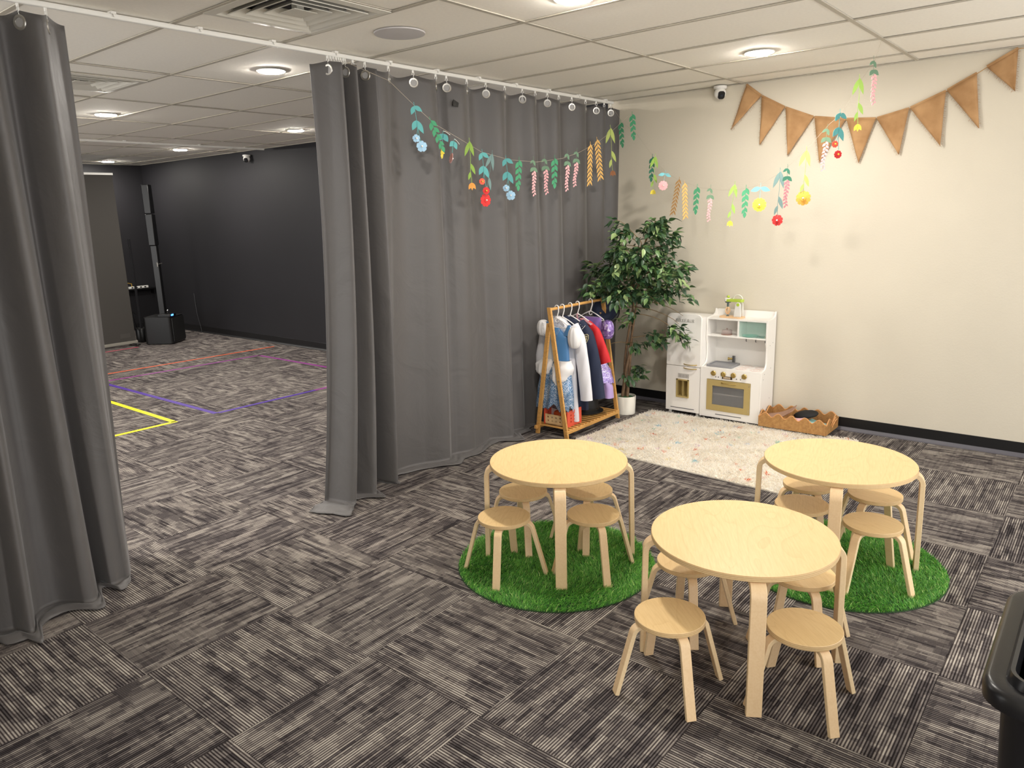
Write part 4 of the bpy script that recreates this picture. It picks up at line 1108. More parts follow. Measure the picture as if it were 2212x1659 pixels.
def petal_poly(L, W):
    up = [(0.0, 0.12 * W), (0.35 * L, 0.55 * W), (0.66 * L, W), (0.86 * L, 0.86 * W), (0.97 * L, 0.45 * W), (0.95 * L, 0.0)]
    return up + [(x, -y) for x, y in reversed(up[:-1])]
def flower(parent, x, z, r, npet, colr, bead, yaw=0.0, name='flower', round_=0.46):
    m = MB(); Q0 = Matrix.Translation((x, -0.004, z)) @ Matrix.Rotation(yaw, 4, 'Z')
    for k in range(npet):
        a = 2 * math.pi * k / npet + 0.3
        m.prism(petal_poly(r, r * round_ * (5.0 / npet) ** 0.8), TH, Q0 @ Matrix.Rotation(R(90), 4, 'X') @ Matrix.Rotation(a, 4, 'Z') @ Matrix.Rotation(0.16, 4, 'Y'))
    m.lathe([(0.0, 0.003), (r * 0.35, 0.0026), (r * 0.36, 0.0)], 14, M=Q0 @ Matrix.Rotation(R(90), 4, 'X'))
    m.build(name, FELT[colr], parent, smooth=30)
    b = MB(); b.lathe([(0.0, 0.006), (0.004, 0.005), (0.0058, 0.0), (0.004, -0.004)], 12, M=Q0 @ Matrix.Translation((0, -0.006, 0)) @ Matrix.Rotation(R(90), 4, 'X')); b.build('bead', FELT[bead], parent)
def tulip(parent, x, z, s, colr):
    m = MB()
    for a in (-62, -90, -118): m.prism(leaf_poly(s, s * 0.22), TH, place2(R(a), x, z, 0, -0.003 - 0.001 * abs(a + 90) / 30))
    m.build('flower', FELT[colr], parent, smooth=30)
def sprig(gar, loc, rot, kind, L):
    o = None; m = MB(); parts = []
    def lf(x, z, ang, l, w): m.prism(leaf_poly(l, w), TH, place2(R(ang), x, z))
    c = {'green': 'green', 'dkgreen': 'dkgreen', 'gold': 'gold', 'bronze': 'bronze', 'pink': 'sage', 'dkpink': 'dkgreen', 'blue2': 'teal', 'tealcoral': 'teal', 'tealyellow': 'teal', 'tealpink': 'teal',
         'limeorange': 'lime', 'limeyellow': 'lime', 'sagered': 'slate', 'slatered': 'slate', 'olivebrown': 'olive', 'oliveorange': 'olive', 'aquapink': 'aqua', 'aquayellow': 'aqua'}[kind]
    nm = 'leaf_sprig'
    if kind in ('green', 'dkgreen'):
        stem(m, [(0, 0.01), (0.0, -L * 0.4), (0.004, -L * 0.85)])
        for k in range(4):
            z = -L * (0.06 + 0.2 * k); l = L * (0.24 - 0.02 * k); lf(0, z, -62, l, l * 0.24); lf(0, z - L * 0.05, -118, l, l * 0.24)
        lf(0.003, -L * 0.80, -92, L * 0.2, L * 0.055)
    elif kind in ('gold', 'bronze'):
        stem(m, [(0, 0.008), (0.003, -L * 0.5), (0, -L * 0.95)])
        for k in range(9):
            z = -L * (0.03 + 0.098 * k); l = L * 0.155; lf(0, z, -60, l, l * 0.125); lf(0, z - L * 0.03, -120, l, l * 0.125)
    elif kind in ('pink', 'dkpink'):
        stem(m, [(0, 0.012), (0.0, -L * 0.3), (0.003, -L * 0.92)], 0.0016)
        lf(0, -L * 0.06, -70, L * 0.16, L * 0.032); lf(0, -L * 0.06, -140, L * 0.13, L * 0.03); lf(0, -L * 0.24, -45, L * 0.17, L * 0.045); lf(0, -L * 0.24, -130, L * 0.15, L * 0.045)
    elif kind in ('blue2', 'tealcoral'):
        stem(m, [(0, 0.012), (0.002, -L * 0.3), (0.004, -L * 0.62), (0.010, -L * 0.82)]); stem(m, [(0.003, -L * 0.36), (0.0, -L * 0.55), (-0.013, -L * 0.68)])
        lf(0, -L * 0.04, -38, L * 0.21, L * 0.05); lf(0, -L * 0.04, -118, L * 0.2, L * 0.05); lf(0.002, -L * 0.34, -68, L * 0.32, L * 0.06); lf(0.002, -L * 0.34, -122, L * 0.24, L * 0.06)
    elif kind in ('tealyellow', 'tealpink'):
        stem(m, [(0.012, 0.0), (0.0, -0.004), (-0.004, -L * 0.2), (0, -L * 0.55)]); lf(0, -L * 0.1, -55, L * 0.34, L * 0.1); lf(0, -L * 0.1, -125, L * 0.3, L * 0.1)
        mw = MB(); mw.tube([(0.0, -0.001, 0.0), (0.02, -0.001, -0.006), (0.045, -0.001, -0.022)], 0.0018, 5); parts.append(('wire_tie', mw))
    elif kind in ('aquapink', 'aquayellow'):
        stem(m, [(0, 0.01), (0, -L * 0.5)], 0.0016); lf(0, -L * 0.12, -18, L * 0.36, L * 0.085); lf(0, -L * 0.12, -160, L * 0.36, L * 0.085)
    else:
        stem(m, [(0, 0.012), (0.002, -L * 0.35), (-0.004, -L * 0.6), (0.0, -L * 0.86)])
        lf(0, -L * 0.02, -76, L * 0.32, L * 0.036); lf(0, -L * 0.04, -112, L * 0.30, L * 0.038); lf(0.0, -L * 0.46, -70, L * 0.24, L * 0.034); lf(-0.003, -L * 0.62, -108, L * 0.18, L * 0.028)
    o = m.build(nm, FELT[c], gar, smooth=30, loc=loc, rot=rot)
    for n_, mm in parts: mm.build(n_, FELT['white'], o)
    if kind in ('pink', 'dkpink'):
        b = MB()
        for k in range(8):
            z = -L * (0.33 + 0.078 * k); l = L * (0.098 - 0.003 * k)
            b.prism(leaf_poly(l, l * 0.27), TH * 1.3, place2(R(-52 + 8 * math.sin(k)), 0.002 + 0.003 * math.sin(k), z, 0, -0.002)); b.prism(leaf_poly(l, l * 0.27), TH * 1.3, place2(R(-130 + 8 * math.sin(2 * k)), 0.002 + 0.003 * math.sin(k), z - L * 0.035, 0, -0.002))
        b.build('blossom', FELT['pink' if kind == 'pink' else 'dkpink'], o, smooth=30)
    if kind == 'blue2':
        flower(o, 0.012, -L * 0.90, 0.034, 5, 'blue', 'white'); flower(o, -0.016, -L * 0.72, 0.024, 5, 'blue', 'white')
    if kind == 'tealcoral':
        flower(o, 0.008, -L * 0.92, 0.026, 9, 'red' if L > 0.276 else 'coral', 'ylbead'); flower(o, -0.016, -L * 0.70, 0.022, 8, 'coral', 'ylbead')
    if kind == 'tealyellow': flower(o, 0, -L * 0.78, 0.036, 9, 'yellow', 'yellow', R(75))
    if kind == 'tealpink': flower(o, 0, -L * 0.78, 0.034, 9, 'pink', 'white', R(75))
    if kind == 'limeorange': tulip(o, 0.0, -L * 0.84, 0.05, 'peach')
    if kind == 'limeyellow': tulip(o, 0.0, -L * 0.84, 0.045, 'yellow')
    if kind == 'olivebrown': tulip(o, 0.0, -L * 0.84, 0.05, 'brown')
    if kind == 'oliveorange': flower(o, 0, -L * 0.88, 0.050, 10, 'orange', 'white')
    if kind in ('sagered', 'slatered'): flower(o, 0, -L * 0.88, 0.046 if kind == 'sagered' else 0.040, 9, 'red', 'white')
    if kind == 'aquapink': flower(o, 0, -L * 0.72, 0.040, 10, 'pink', 'white')
    if kind == 'aquayellow': flower(o, 0, -L * 0.72, 0.050, 12, 'yellow', 'white')
    return o
ga = thing('flower_garland', 'felt flower and leaf garland strung across the grey curtain', 'garland', (3.2, 0.02, 2.1))
AS = [(2.0, 2.64), (2.10, 2.455), (2.211, 2.387), (2.391, 2.285), (2.681, 2.184), (2.815, 2.137), (3.104, 2.097), (3.423, 2.091), (3.743, 2.128), (3.962, 2.178), (4.227, 2.267), (4.437, 2.361), (4.70, 2.50)]
AS[0] = (1.878, 2.60); AS[1] = (2.03, 2.50)
M['thread'] = plain('garland_thread', '#b5aa98', 0.8)
MB().tube([(x - 3.2, 0.0 if i else 0.17, z - 2.1) for i, (x, z) in enumerate(AS)], 0.0011, 5).build('string', M['thread'], ga)
AG = [('blue2',2.215,2.387,2.240,2.122), ('green',2.341,2.315,2.420,2.116), ('tealyellow',2.450,2.248,2.438,2.080), ('tealpink',2.552,2.206,2.516,2.055), ('limeorange',2.691,2.208,2.699,1.892), ('tealcoral',2.811,2.143,2.823,1.868), ('sagered',2.919,2.142,2.842,1.788), ('blue2',3.060,2.114,3.077,1.830), ('green',3.203,2.110,3.188,1.887), ('pink',3.374,2.119,3.370,1.845), ('pink',3.509,2.133,3.517,1.855), ('green',3.630,2.138,3.624,1.906), ('pink',3.805,2.182,3.787,1.879), ('pink',3.931,2.201,3.901,1.914), ('gold',4.113,2.261,4.103,1.919), ('gold',4.214,2.302,4.247,1.960), ('olivebrown',4.415,2.403,4.438,1.996)]
rg = random.Random(9)
for i, (k, x0, z0, x1, z1) in enumerate(AG):
    L = math.hypot(x1 - x0, z1 - z0); tilt = math.atan2(x1 - x0, z0 - z1)
    sprig(ga, (x0 - 3.2, -0.004 - 0.002 * (i % 3), z0 - 2.1), (0, -tilt, R(-28) + R(rg.uniform(-22, 22))), k, L * 1.02)
gb = thing('flower_garland', 'felt flower and leaf garland strung in front of the cream wall', 'garland', (4.80, 0.25, 2.64))
B0 = Vector((0, 0)); BD = Vector((-0.85, -2.385)).normalized()
BSs = [(0.0, -0.01), (0.163, -0.178), (0.353, -0.291), (0.559, -0.486), (0.724, -0.632), (0.885, -0.694), (1.08, -0.755), (1.329, -0.786), (1.559, -0.782), (1.715, -0.751), (1.869, -0.682), (2.047, -0.56), (2.21, -0.418), (2.304, -0.355), (2.402, -0.199), (2.498, -0.085), (2.532, 0.022)]
MB().tube([(BD.x * s, BD.y * s, z) for s, z in BSs], 0.0011, 5).build('string', M['thread'], gb)
BG = [('green',0.138,2.480,0.159,2.257), ('green',0.291,2.529,0.306,2.305), ('dkgreen',0.553,2.165,0.541,1.952), ('limeyellow',0.587,2.163,0.572,1.842), ('aquapink',0.712,2.027,0.689,1.875), ('bronze',0.874,1.968,0.825,1.670), ('gold',0.932,1.937,0.947,1.637), ('green',1.074,1.902,1.063,1.682), ('pink',1.215,1.889,1.203,1.621), ('limeyellow',1.452,1.902,1.424,1.587), ('green',1.558,1.874,1.553,1.653), ('aquayellow',1.691,1.881,1.686,1.690), ('slatered',1.853,1.972,1.850,1.594), ('dkpink',1.913,1.992,1.909,1.712), ('oliveorange',2.056,2.094,2.053,1.739), ('pink',2.204,2.217,2.188,1.934), ('tealcoral',2.287,2.296,2.283,2.019), ('limeyellow',2.405,2.480,2.417,2.159), ('pink',2.491,2.569,2.506,2.300)]
for i, (k, s0, z0, s1, z1) in enumerate(BG):
    L = math.hypot(s1 - s0, z1 - z0); tilt = math.atan2(s1 - s0, z0 - z1)
    e = Matrix.Rotation(R(-70) + R(rg.uniform(-24, 34)), 4, 'Z') @ Matrix.Rotation(-tilt, 4, 'Y')
    sprig(gb, (BD.x * s0 - 0.004, BD.y * s0, z0 - 2.64), e.to_euler(), k, L * 1.02)
# ------------------------------------------------------------------ clothes rack
RX0, RX1, RYc, RTOP = 3.45, 4.20, -0.048, 1.012
rack = thing('clothes_rack', 'small bamboo A-frame dress-up rack in front of the curtain', 'clothes rack', ((RX0 + RX1) / 2, RYc, 0))
hx_ = (RX1 - RX0) / 2
for sx in (-1, 1):
    X = sx * hx_
    def leg(p0, p1, off): MB().sweep([p0 + Vector((off, 0, 0)), p1 + Vector((off, 0, 0))], 0.036, 0.017, (0, 1, 0.0)).build('leg', M['bamboo'], rack, bevel=0.002)
    leg(Vector((X, -0.150, 0)), Vector((X, 0.0, RTOP + 0.012)), 0.0)
    leg(Vector((X, 0.150, 0)), Vector((X, 0.018, 0.90)), -sx * 0.018)
MB().tube([(-hx_, 0, RTOP - 0.004), (hx_, 0, RTOP - 0.004)], 0.0115, 14).build('hanging_bar', M['bamboo'], rack)
for y in (-0.150, 0.150): MB().box(-hx_ - 0.012, hx_ + 0.012, y - 0.011, y + 0.011, 0.042, 0.070).build('shelf_rail', M['bamboo'], rack, bevel=0.002)
for k in range(15):
    x = -hx_ + 0.03 + k * (2 * hx_ - 0.06) / 14
    MB().box(x - 0.011, x + 0.011, -0.162, 0.162, 0.070, 0.079).build('slat', M['bamboo'], rack, bevel=0.0015)
for sx in (-1, 1):
    for (y, z) in ((-0.085, 0.46), (0.133, 0.11)):
        MB().lathe([(0.0, 0.0), (0.005, 0.0), (0.005, 0.002)], 10, M=Matrix.Translation((sx * hx_ - 0.0175 if y > 0 and sx > 0 else sx * hx_ - 0.0100, y, z)) @ Matrix.Rotation(R(-90), 4, 'Y')).build('bolt', M['steel'], rack)

# hangers
M['hang'] = plain('hanger_plastic', '#f2f0ee', 0.35)
def hanger(x, label, rz=0.0):
    h = thing('hanger', label, 'hanger', (x, RYc, RTOP), rz, group='white plastic hangers')
    m = MB(); q = [(0, 0.017 * math.sin(a), 0.002 + 0.017 * math.cos(a)) for a in np.linspace(R(-110), R(100), 16)]
    q = [(0, -p[1], p[2]) for p in q]
    q += [(0, -0.016, -0.03), (0, -0.006, -0.058), (0, 0.0, -0.078)]
    m.tube(q, 0.0042, 8); m.build('hook', M['hang'], h)
    m = MB(); m.tube([(0, 0.0, -0.078), (0, -0.06, -0.105), (0, -0.125, -0.142), (0, -0.128, -0.150), (0, -0.118, -0.153), (0, 0.118, -0.153), (0, 0.128, -0.150), (0, 0.125, -0.142), (0, 0.06, -0.105), (0, 0.0, -0.078)], 0.0045, 8)
    m.build('shoulders', M['hang'], h)
    m = MB(); m.tube([(0, 0.014 * math.sin(a), -0.098 + 0.014 * math.cos(a)) for a in np.linspace(R(0), R(260), 12)], 0.0032, 7); m.build('loop', M['hang'], h)
    return h
for x, lab in ((3.547, 'white hanger holding the blue princess dress, first on the rack'), (3.622, 'white hanger holding the white coat, second on the rack'), (3.727, 'white hanger holding the navy police jacket, third on the rack'),
               (3.830, 'white hanger holding the red costume, fourth on the rack'), (4.017, 'white hanger holding the purple dress, last on the rack')):
    hanger(x, lab)

# garments: lofted cloth hanging across the bar
def cloth(name, mat, parent, spec, nf=7, n=64, seed=0, hem=0.0, cap=True, x0=0.0):
    # spec rows: z, y_min, y_max, half depth, fold amplitude
    r = random.Random(seed); ph = [r.uniform(0, 6.28) for _ in range(6)]; rings = []
    zs = [s[0] for s in spec]; rows = []
    K = max(14, 4 * len(spec))
    for i in range(K + 1):
        q = i / K * (len(spec) - 1); a = min(int(q), len(spec) - 2); f = q - a
        f2 = f * f * (3 - 2 * f) if len(spec) > 2 else f
        rows.append([spec[a][j] * (1 - f) + spec[a + 1][j] * f if j == 0 else spec[a][j] * (1 - f2) + spec[a + 1][j] * f2 for j in range(5)])
    for ri, (z, y0, y1, d, am) in enumerate(rows):
        yc, hw = (y0 + y1) / 2, (y1 - y0) / 2; ring = []
        for k in range(n):
            t = 2 * math.pi * k / n
            cs, sn = math.cos(t), math.sin(t)
            yy = yc + hw * (abs(sn) ** 0.75) * (1 if sn >= 0 else -1)
            dd = d * (abs(cs) ** 0.8) * (1 if cs >= 0 else -1)
            u = (yy - yc) / max(hw, 1e-3)
            fo = am * (math.sin(nf * u * 1.6 + ph[0] + 0.8 * z) + 0.5 * math.sin(2.3 * nf * u + ph[1] + 2 * z))
            zz = z
            if hem and ri >= K - 1: zz += hem * (math.sin(11 * t + ph[2]) + 0.6 * math.sin(23 * t + ph[3])) * (1 if ri == K else 0.4)
            ring.append(Vector((x0 + dd + fo * (1 if cs < 0 else 0.5), yy, zz)))
        rings.append(ring)
    return MB().loft(rings, cap).build(name, mat, parent, smooth=70)
def sleeve(name, mat, parent, pts, rad, flat=0.6, crumple=0.0, seed=0, n=18):
    r = random.Random(seed); pts = [Vector(p) for p in pts]; K = len(pts); rings = []
    fine = []; rf_ = []
    for i in range(K - 1):
        for s in range(5):
            f = s / 5; fine.append(pts[i].lerp(pts[i + 1], f)); rf_.append(rad[i] * (1 - f) + rad[i + 1] * f)
    fine.append(pts[-1]); rf_.append(rad[-1])
    for i, p in enumerate(fine):
        t = (fine[min(i + 1, len(fine) - 1)] - fine[max(i - 1, 0)]).normalized(); xv = Vector((1, 0, 0)); yv = t.cross(xv).normalized()
        rings.append([p + yv * math.cos(a) * rf_[i] + xv * math.sin(a) * rf_[i] * flat * (1 + crumple * math.sin(3 * a + i * 0.9)) + xv * crumple * 0.02 * math.sin(i * 1.1 + 2 * a) for a in np.linspace(0, 2 * math.pi, n, endpoint=False)])
    return MB().loft(rings, True).build(name, mat, parent, smooth=70)
def satin(name, c, rough=0.35, sheen=0.3): return plain(name, c, rough, sheen=sheen, bump=0.12, bscale=18)
def glitter(name, c, c2, scale=260):
    m, nt, b = new_mat(name)
    tc = N(nt, 'ShaderNodeTexCoord'); v = N(nt, 'ShaderNodeTexVoronoi'); v.inputs['Scale'].default_value = scale; nt.links.new(tc.outputs['Object'], v.inputs['Vector'])
    sx = N(nt, 'ShaderNodeSeparateColor'); nt.links.new(v.outputs['Color'], sx.inputs[0])
    nz = N(nt, 'ShaderNodeTexNoise'); nz.inputs['Scale'].default_value = 14; nt.links.new(tc.outputs['Object'], nz.inputs['Vector'])
    f = math_(nt, 'ADD', math_(nt, 'MULTIPLY', sx.outputs[0], 0.7), math_(nt, 'MULTIPLY', nz.outputs[0], 0.5))
    nt.links.new(ramp(nt, f, [(0.35, S(c)), (0.72, S(c2)), (0.95, S('#f2f4fa'))]), b.inputs['Base Color'])
    b.inputs['Metallic'].default_value = 0.3; b.inputs['Roughness'].default_value = 0.3
    return m
M['bodice'] = satin('blue_satin', '#4b82b8'); M['silver'] = satin('silver_satin', '#c9d4de', 0.3); M['puff'] = satin('white_organza', '#eceaea', 0.4); M['skirt'] = glitter('blue_glitter', '#3f6794', '#7ea3c6')
M['coat'] = plain('white_cotton', '#e6e5ea', 0.8, bump=0.3, bscale=14); M['navy'] = plain('navy_twill', '#1e2740', 0.75, bump=0.15, bscale=16)
M['red'] = plain('red_knit', '#c92128', 0.7, bump=0.2, bscale=20); M['pinkglit'] = glitter('pink_glitter', '#c9707f', '#e0a0a8'); M['purple'] = satin('purple_satin', '#8a6db5', 0.35); M['purpuff'] = glitter('purple_organza', '#6b4f96', '#a98fd0', 60)
M['purglit'] = glitter('purple_glitter', '#7d62b0', '#b59ee0'); M['lilac'] = satin('lilac_satin', '#b39ad2', 0.45)
# blue dress
g = thing('princess_dress', 'blue and silver princess dress with white puff sleeves on the rack', 'dress', (3.547, RYc - 0.045, 0.0))
cloth('bodice', M['bodice'], g, [(0.872, 0.105 , 0.150, 0.012, 0), (0.86, 0.02, 0.165, 0.02, 0.001), (0.78, -0.055, 0.165, 0.03, 0.002), (0.70, -0.06, 0.165, 0.036, 0.003), (0.60, -0.065, 0.175, 0.04, 0.004)][1:], 5, seed=1)
cloth('shoulder_strap', M['bodice'], g, [(0.90, 0.115, 0.145, 0.010, 0), (0.84, 0.105, 0.165, 0.014, 0)], 3, seed=2)
cloth('shoulder_strap', M['bodice'], g, [(0.885, -0.085, -0.06, 0.010, 0), (0.80, -0.070, -0.01, 0.016, 0)], 3, seed=3)
m = MB(); m.prism([(-0.028, 0.60), (0.075, 0.60), (0.055, 0.70), (0.062, 0.79), (0.02, 0.80), (-0.015, 0.78), (-0.018, 0.70)], 0.003, Matrix(((0, 0, 1, -0.046), (1, 0, 0, 0.05), (0, 1, 0, 0), (0, 0, 0, 1)))); m.build('centre_panel', M['silver'], g)
for pth in ([(-0.025, 0.872), (0.005, 0.83), (0.035, 0.77), (0.042, 0.70), (0.03, 0.62)], [(0.145, 0.89), (0.135, 0.82), (0.12, 0.74), (0.115, 0.68), (0.12, 0.61)]):
    m = MB()
    for i in range(26):
        q = i / 25 * (len(pth) - 1); a = min(int(q), len(pth) - 2); f = q - a
        y = pth[a][0] * (1 - f) + pth[a + 1][0] * f; z = pth[a][1] * (1 - f) + pth[a + 1][1] * f
        for s in (-1, 1):
            m.lathe([(0.0, 0.0032), (0.0032, 0.0), (0.0, -0.0032)], 6, (-0.048, y + s * 0.0045, z + s * 0.003))
    m.build('bead_trim', plain('silver_beads', '#c9ccd2', 0.2, metal=0.8), g)
for (c, rx, rz, sd) in (((0.0, 0.178, 0.845), 0.050, 0.065, 4), ((0.0, -0.118, 0.790), 0.052, 0.082, 5)):
    rings = []
    for i in range(15):
        q = i / 14; zz = c[2] + rz * math.cos(math.pi * q); w = max(0.06, math.sin(math.pi * q)) ** 0.6
        rings.append([Vector((c[0] + 0.045 * w * math.cos(a) * (1 + 0.07 * math.sin(9 * a)), c[1] + rx * w * math.sin(a) * (1 + 0.07 * math.sin(7 * a + sd)), zz)) for a in np.linspace(0, 2 * math.pi, 30, endpoint=False)])
    MB().loft(rings).build('puff_sleeve', M['puff'], g, smooth=60)
cloth('skirt', M['skirt'], g, [(0.605, -0.07, 0.175, 0.04, 0.003), (0.48, -0.08, 0.215, 0.055, 0.008), (0.34, -0.095, 0.245, 0.065, 0.012), (0.225, -0.095, 0.262, 0.070, 0.014)], 6, n=90, seed=6, hem=0.022)
for (pl_, sd) in (([(0.612, 0.03, 0.185, 0.048, 0.002), (0.56, 0.05, 0.245, 0.062, 0.005), (0.50, 0.08, 0.235, 0.066, 0.005), (0.468, 0.13, 0.20, 0.05, 0.003)], 7), ([(0.605, -0.075, 0.075, 0.048, 0.002), (0.54, -0.095, 0.095, 0.066, 0.006), (0.46, -0.07, 0.09, 0.072, 0.006), (0.412, -0.02, 0.045, 0.06, 0.003)], 8)):
    cloth('peplum', M['puff'], g, pl_, 5, seed=sd)
# white coat
g = thing('white_coat', 'long white doctor coat hanging second on the rack', 'coat', (3.622, RYc, 0.0))
cloth('body', M['coat'], g, [(0.935, 0.03, 0.085, 0.03, 0), (0.91, -0.03, 0.115, 0.035, 0.001), (0.84, -0.105, 0.155, 0.035, 0.003), (0.60, -0.12, 0.165, 0.035, 0.006), (0.35, -0.13, 0.175, 0.04, 0.009), (0.105, -0.145, 0.18, 0.042, 0.010)], 6, seed=11)
sleeve('sleeve', M['coat'], g, [(0.004, -0.095, 0.865), (0.0, -0.148, 0.785), (0.0, -0.182, 0.62), (0.0, -0.205, 0.45), (0.0, -0.222, 0.29)], [0.05, 0.056, 0.055, 0.054, 0.053], 0.6, 0.12, 12)
sleeve('sleeve', M['coat'], g, [(0.004, 0.13, 0.86), (0.0, 0.175, 0.78), (0.0, 0.215, 0.60), (0.0, 0.225, 0.48)], [0.04, 0.05, 0.05, 0.048], 0.6, 0.12, 13)
m = MB(); m.prism([(0.0, 0.93), (-0.05, 0.88), (-0.02, 0.74), (0.02, 0.82)], 0.004, Matrix(((0, 0, 1, -0.046), (1, 0, 0, 0.0), (0, 1, 0, 0), (0, 0, 0, 1)))); m.build('lapel', M['coat'], g)
m = MB(); m.box(-0.05, -0.047, -0.10, -0.03, 0.40, 0.402); m.box(-0.052, -0.048, -0.115, -0.05, 0.60, 0.604); m.build('pocket_seam', M['coat'], g)
# navy jacket
g = thing('police_jacket', 'navy police costume jacket with shield patch on the rack', 'jacket', (3.727, RYc, 0.0))
cloth('body', M['navy'], g, [(0.925, 0.02, 0.09, 0.03, 0), (0.90, -0.07, 0.11, 0.035, 0.001), (0.83, -0.13, 0.15, 0.038, 0.002), (0.55, -0.15, 0.155, 0.04, 0.005), (0.18, -0.165, 0.16, 0.042, 0.007)], 5, seed=21)
sleeve('sleeve', M['navy'], g, [(0.0, -0.085, 0.875), (0.0, -0.155, 0.79), (0.0, -0.200, 0.66), (0.0, -0.230, 0.50), (0.0, -0.260, 0.29)], [0.05, 0.060, 0.060, 0.061, 0.063], 0.62, 0.1, 22)
sleeve('sleeve', M['navy'], g, [(0.0, 0.12, 0.865), (0.0, 0.16, 0.78), (0.0, 0.19, 0.60), (0.0, 0.20, 0.40)], [0.045, 0.055, 0.055, 0.05], 0.62, 0.1, 23)
m = MB(); m.prism([(0.03, 0.925), (-0.02, 0.90), (-0.045, 0.84), (0.0, 0.80), (0.035, 0.86)], 0.004, Matrix(((0, 0, 1, -0.046), (1, 0, 0, 0.0), (0, 1, 0, 0), (0, 0, 0, 1)))); m.build('collar', M['navy'], g, bevel=0.001)
def shield(s): return [(-s, 0.55 * s), (-0.55 * s, 0.95 * s), (0.0, 0.80 * s), (0.55 * s, 0.95 * s), (s, 0.55 * s), (0.75 * s, -0.35 * s), (0.0, -1.25 * s), (-0.75 * s, -0.35 * s)]
Qb = Matrix.Translation((-0.043, -0.176, 0.772)) @ Matrix(((0, 0, -1, 0), (1, 0, 0, 0), (0, 1, 0, 0), (0, 0, 0, 1))) @ Matrix.Rotation(R(-12), 4, 'Z')
M['patch'] = plain('patch_cream', '#c9bd92', 0.7); M['patch_dk'] = plain('patch_navy', '#22283a', 0.7)
m = MB(); m.prism(shield(0.031), 0.003, Qb); pt = m.build('shield_patch', M['patch'], g)
m = MB(); m.prism(shield(0.026), 0.004, Qb); m.build('patch_field', M['patch_dk'], pt)
m = MB(); m.prism(rrect(-0.019, 0.019, 0.004, 0.014, 0.002, 2), 0.0048, Qb); m.prism([(-0.012, 0.0), (0.012, 0.0), (0.008, -0.016), (0, -0.024), (-0.008, -0.016)], 0.0048, Qb)
m.build('patch_emblem', M['patch'], pt)
m = MB()
for k in range(3): m.lathe([(0.0, 0.003), (0.0035, 0.0), (0, -0.003)], 8, (-0.040, -0.108 - 0.016 * k, 0.882 - 0.011 * k))
m.tube([(-0.042, -0.170, 0.868), (-0.042, -0.140, 0.836)], 0.002, 5); m.build('epaulette_studs', M['white'], g)
# red costume
g = thing('red_costume', 'red long-sleeved costume with pink glitter shoulder on the rack', 'costume', (3.830, RYc, 0.0))
cloth('body', M['red'], g, [(0.865, -0.06, 0.11, 0.03, 0), (0.80, -0.13, 0.14, 0.034, 0.002), (0.60, -0.15, 0.15, 0.036, 0.004), (0.40, -0.15, 0.155, 0.04, 0.006)], 5, seed=31)
sleeve('sleeve', M['red'], g, [(0.0, -0.095, 0.862), (0.0, -0.165, 0.80), (0.0, -0.222, 0.68), (0.0, -0.268, 0.555)], [0.03, 0.046, 0.047, 0.048], 0.6, 0.12, 32)
m = MB(); m.sweep([(-0.012, -0.04, 0.896), (-0.012, -0.095, 0.882), (-0.014, -0.145, 0.856)], 0.05, 0.012, (1, 0, 0)); m.build('shoulder_band', M['pinkglit'], g, bevel=0.003)
m = MB(); m.sweep([(-0.006, -0.001, 0.935), (-0.014, -0.004, 0.91), (-0.016, -0.010, 0.885)], 0.012, 0.006, (0, 1, 0)); m.build('neck_ribbon', M['pinkglit'], g)
# purple dress
g = thing('purple_dress', 'purple satin princess dress with puff sleeve at the far end of the rack', 'dress', (4.017, RYc - 0.03, 0.0))
cloth('bodice', M['purple'], g, [(0.885, -0.075, 0.10, 0.02, 0), (0.80, -0.085, 0.13, 0.03, 0.002), (0.60, -0.09, 0.13, 0.036, 0.004), (0.50, -0.095, 0.13, 0.04, 0.004)], 5, seed=41)
for (cy_, cz_, sd) in ((-0.135, 0.79, 4), (0.155, 0.79, 9)):
    rings = []
    for i in range(15):
        q = i / 14; zz = cz_ + 0.078 * math.cos(math.pi * q); w = max(0.07, math.sin(math.pi * q)) ** 0.6
        rings.append([Vector((0.045 * w * math.cos(a) * (1 + 0.06 * math.sin(9 * a)), cy_ + 0.052 * w * math.sin(a) * (1 + 0.06 * math.sin(7 * a + sd)), zz)) for a in np.linspace(0, 2 * math.pi, 30, endpoint=False)])
    MB().loft(rings).build('puff_sleeve', M['purpuff'], g, smooth=60)
cloth('overskirt', M['purglit'], g, [(0.51, -0.12, 0.15, 0.05, 0.004), (0.44, -0.16, 0.18, 0.06, 0.008), (0.35, -0.185, 0.20, 0.065, 0.010)], 6, seed=42, hem=0.006)
cloth('underskirt', M['lilac'], g, [(0.40, -0.15, 0.17, 0.05, 0.006), (0.30, -0.185, 0.19, 0.055, 0.008), (0.225, -0.19, 0.20, 0.06, 0.009)], 6, seed=43)
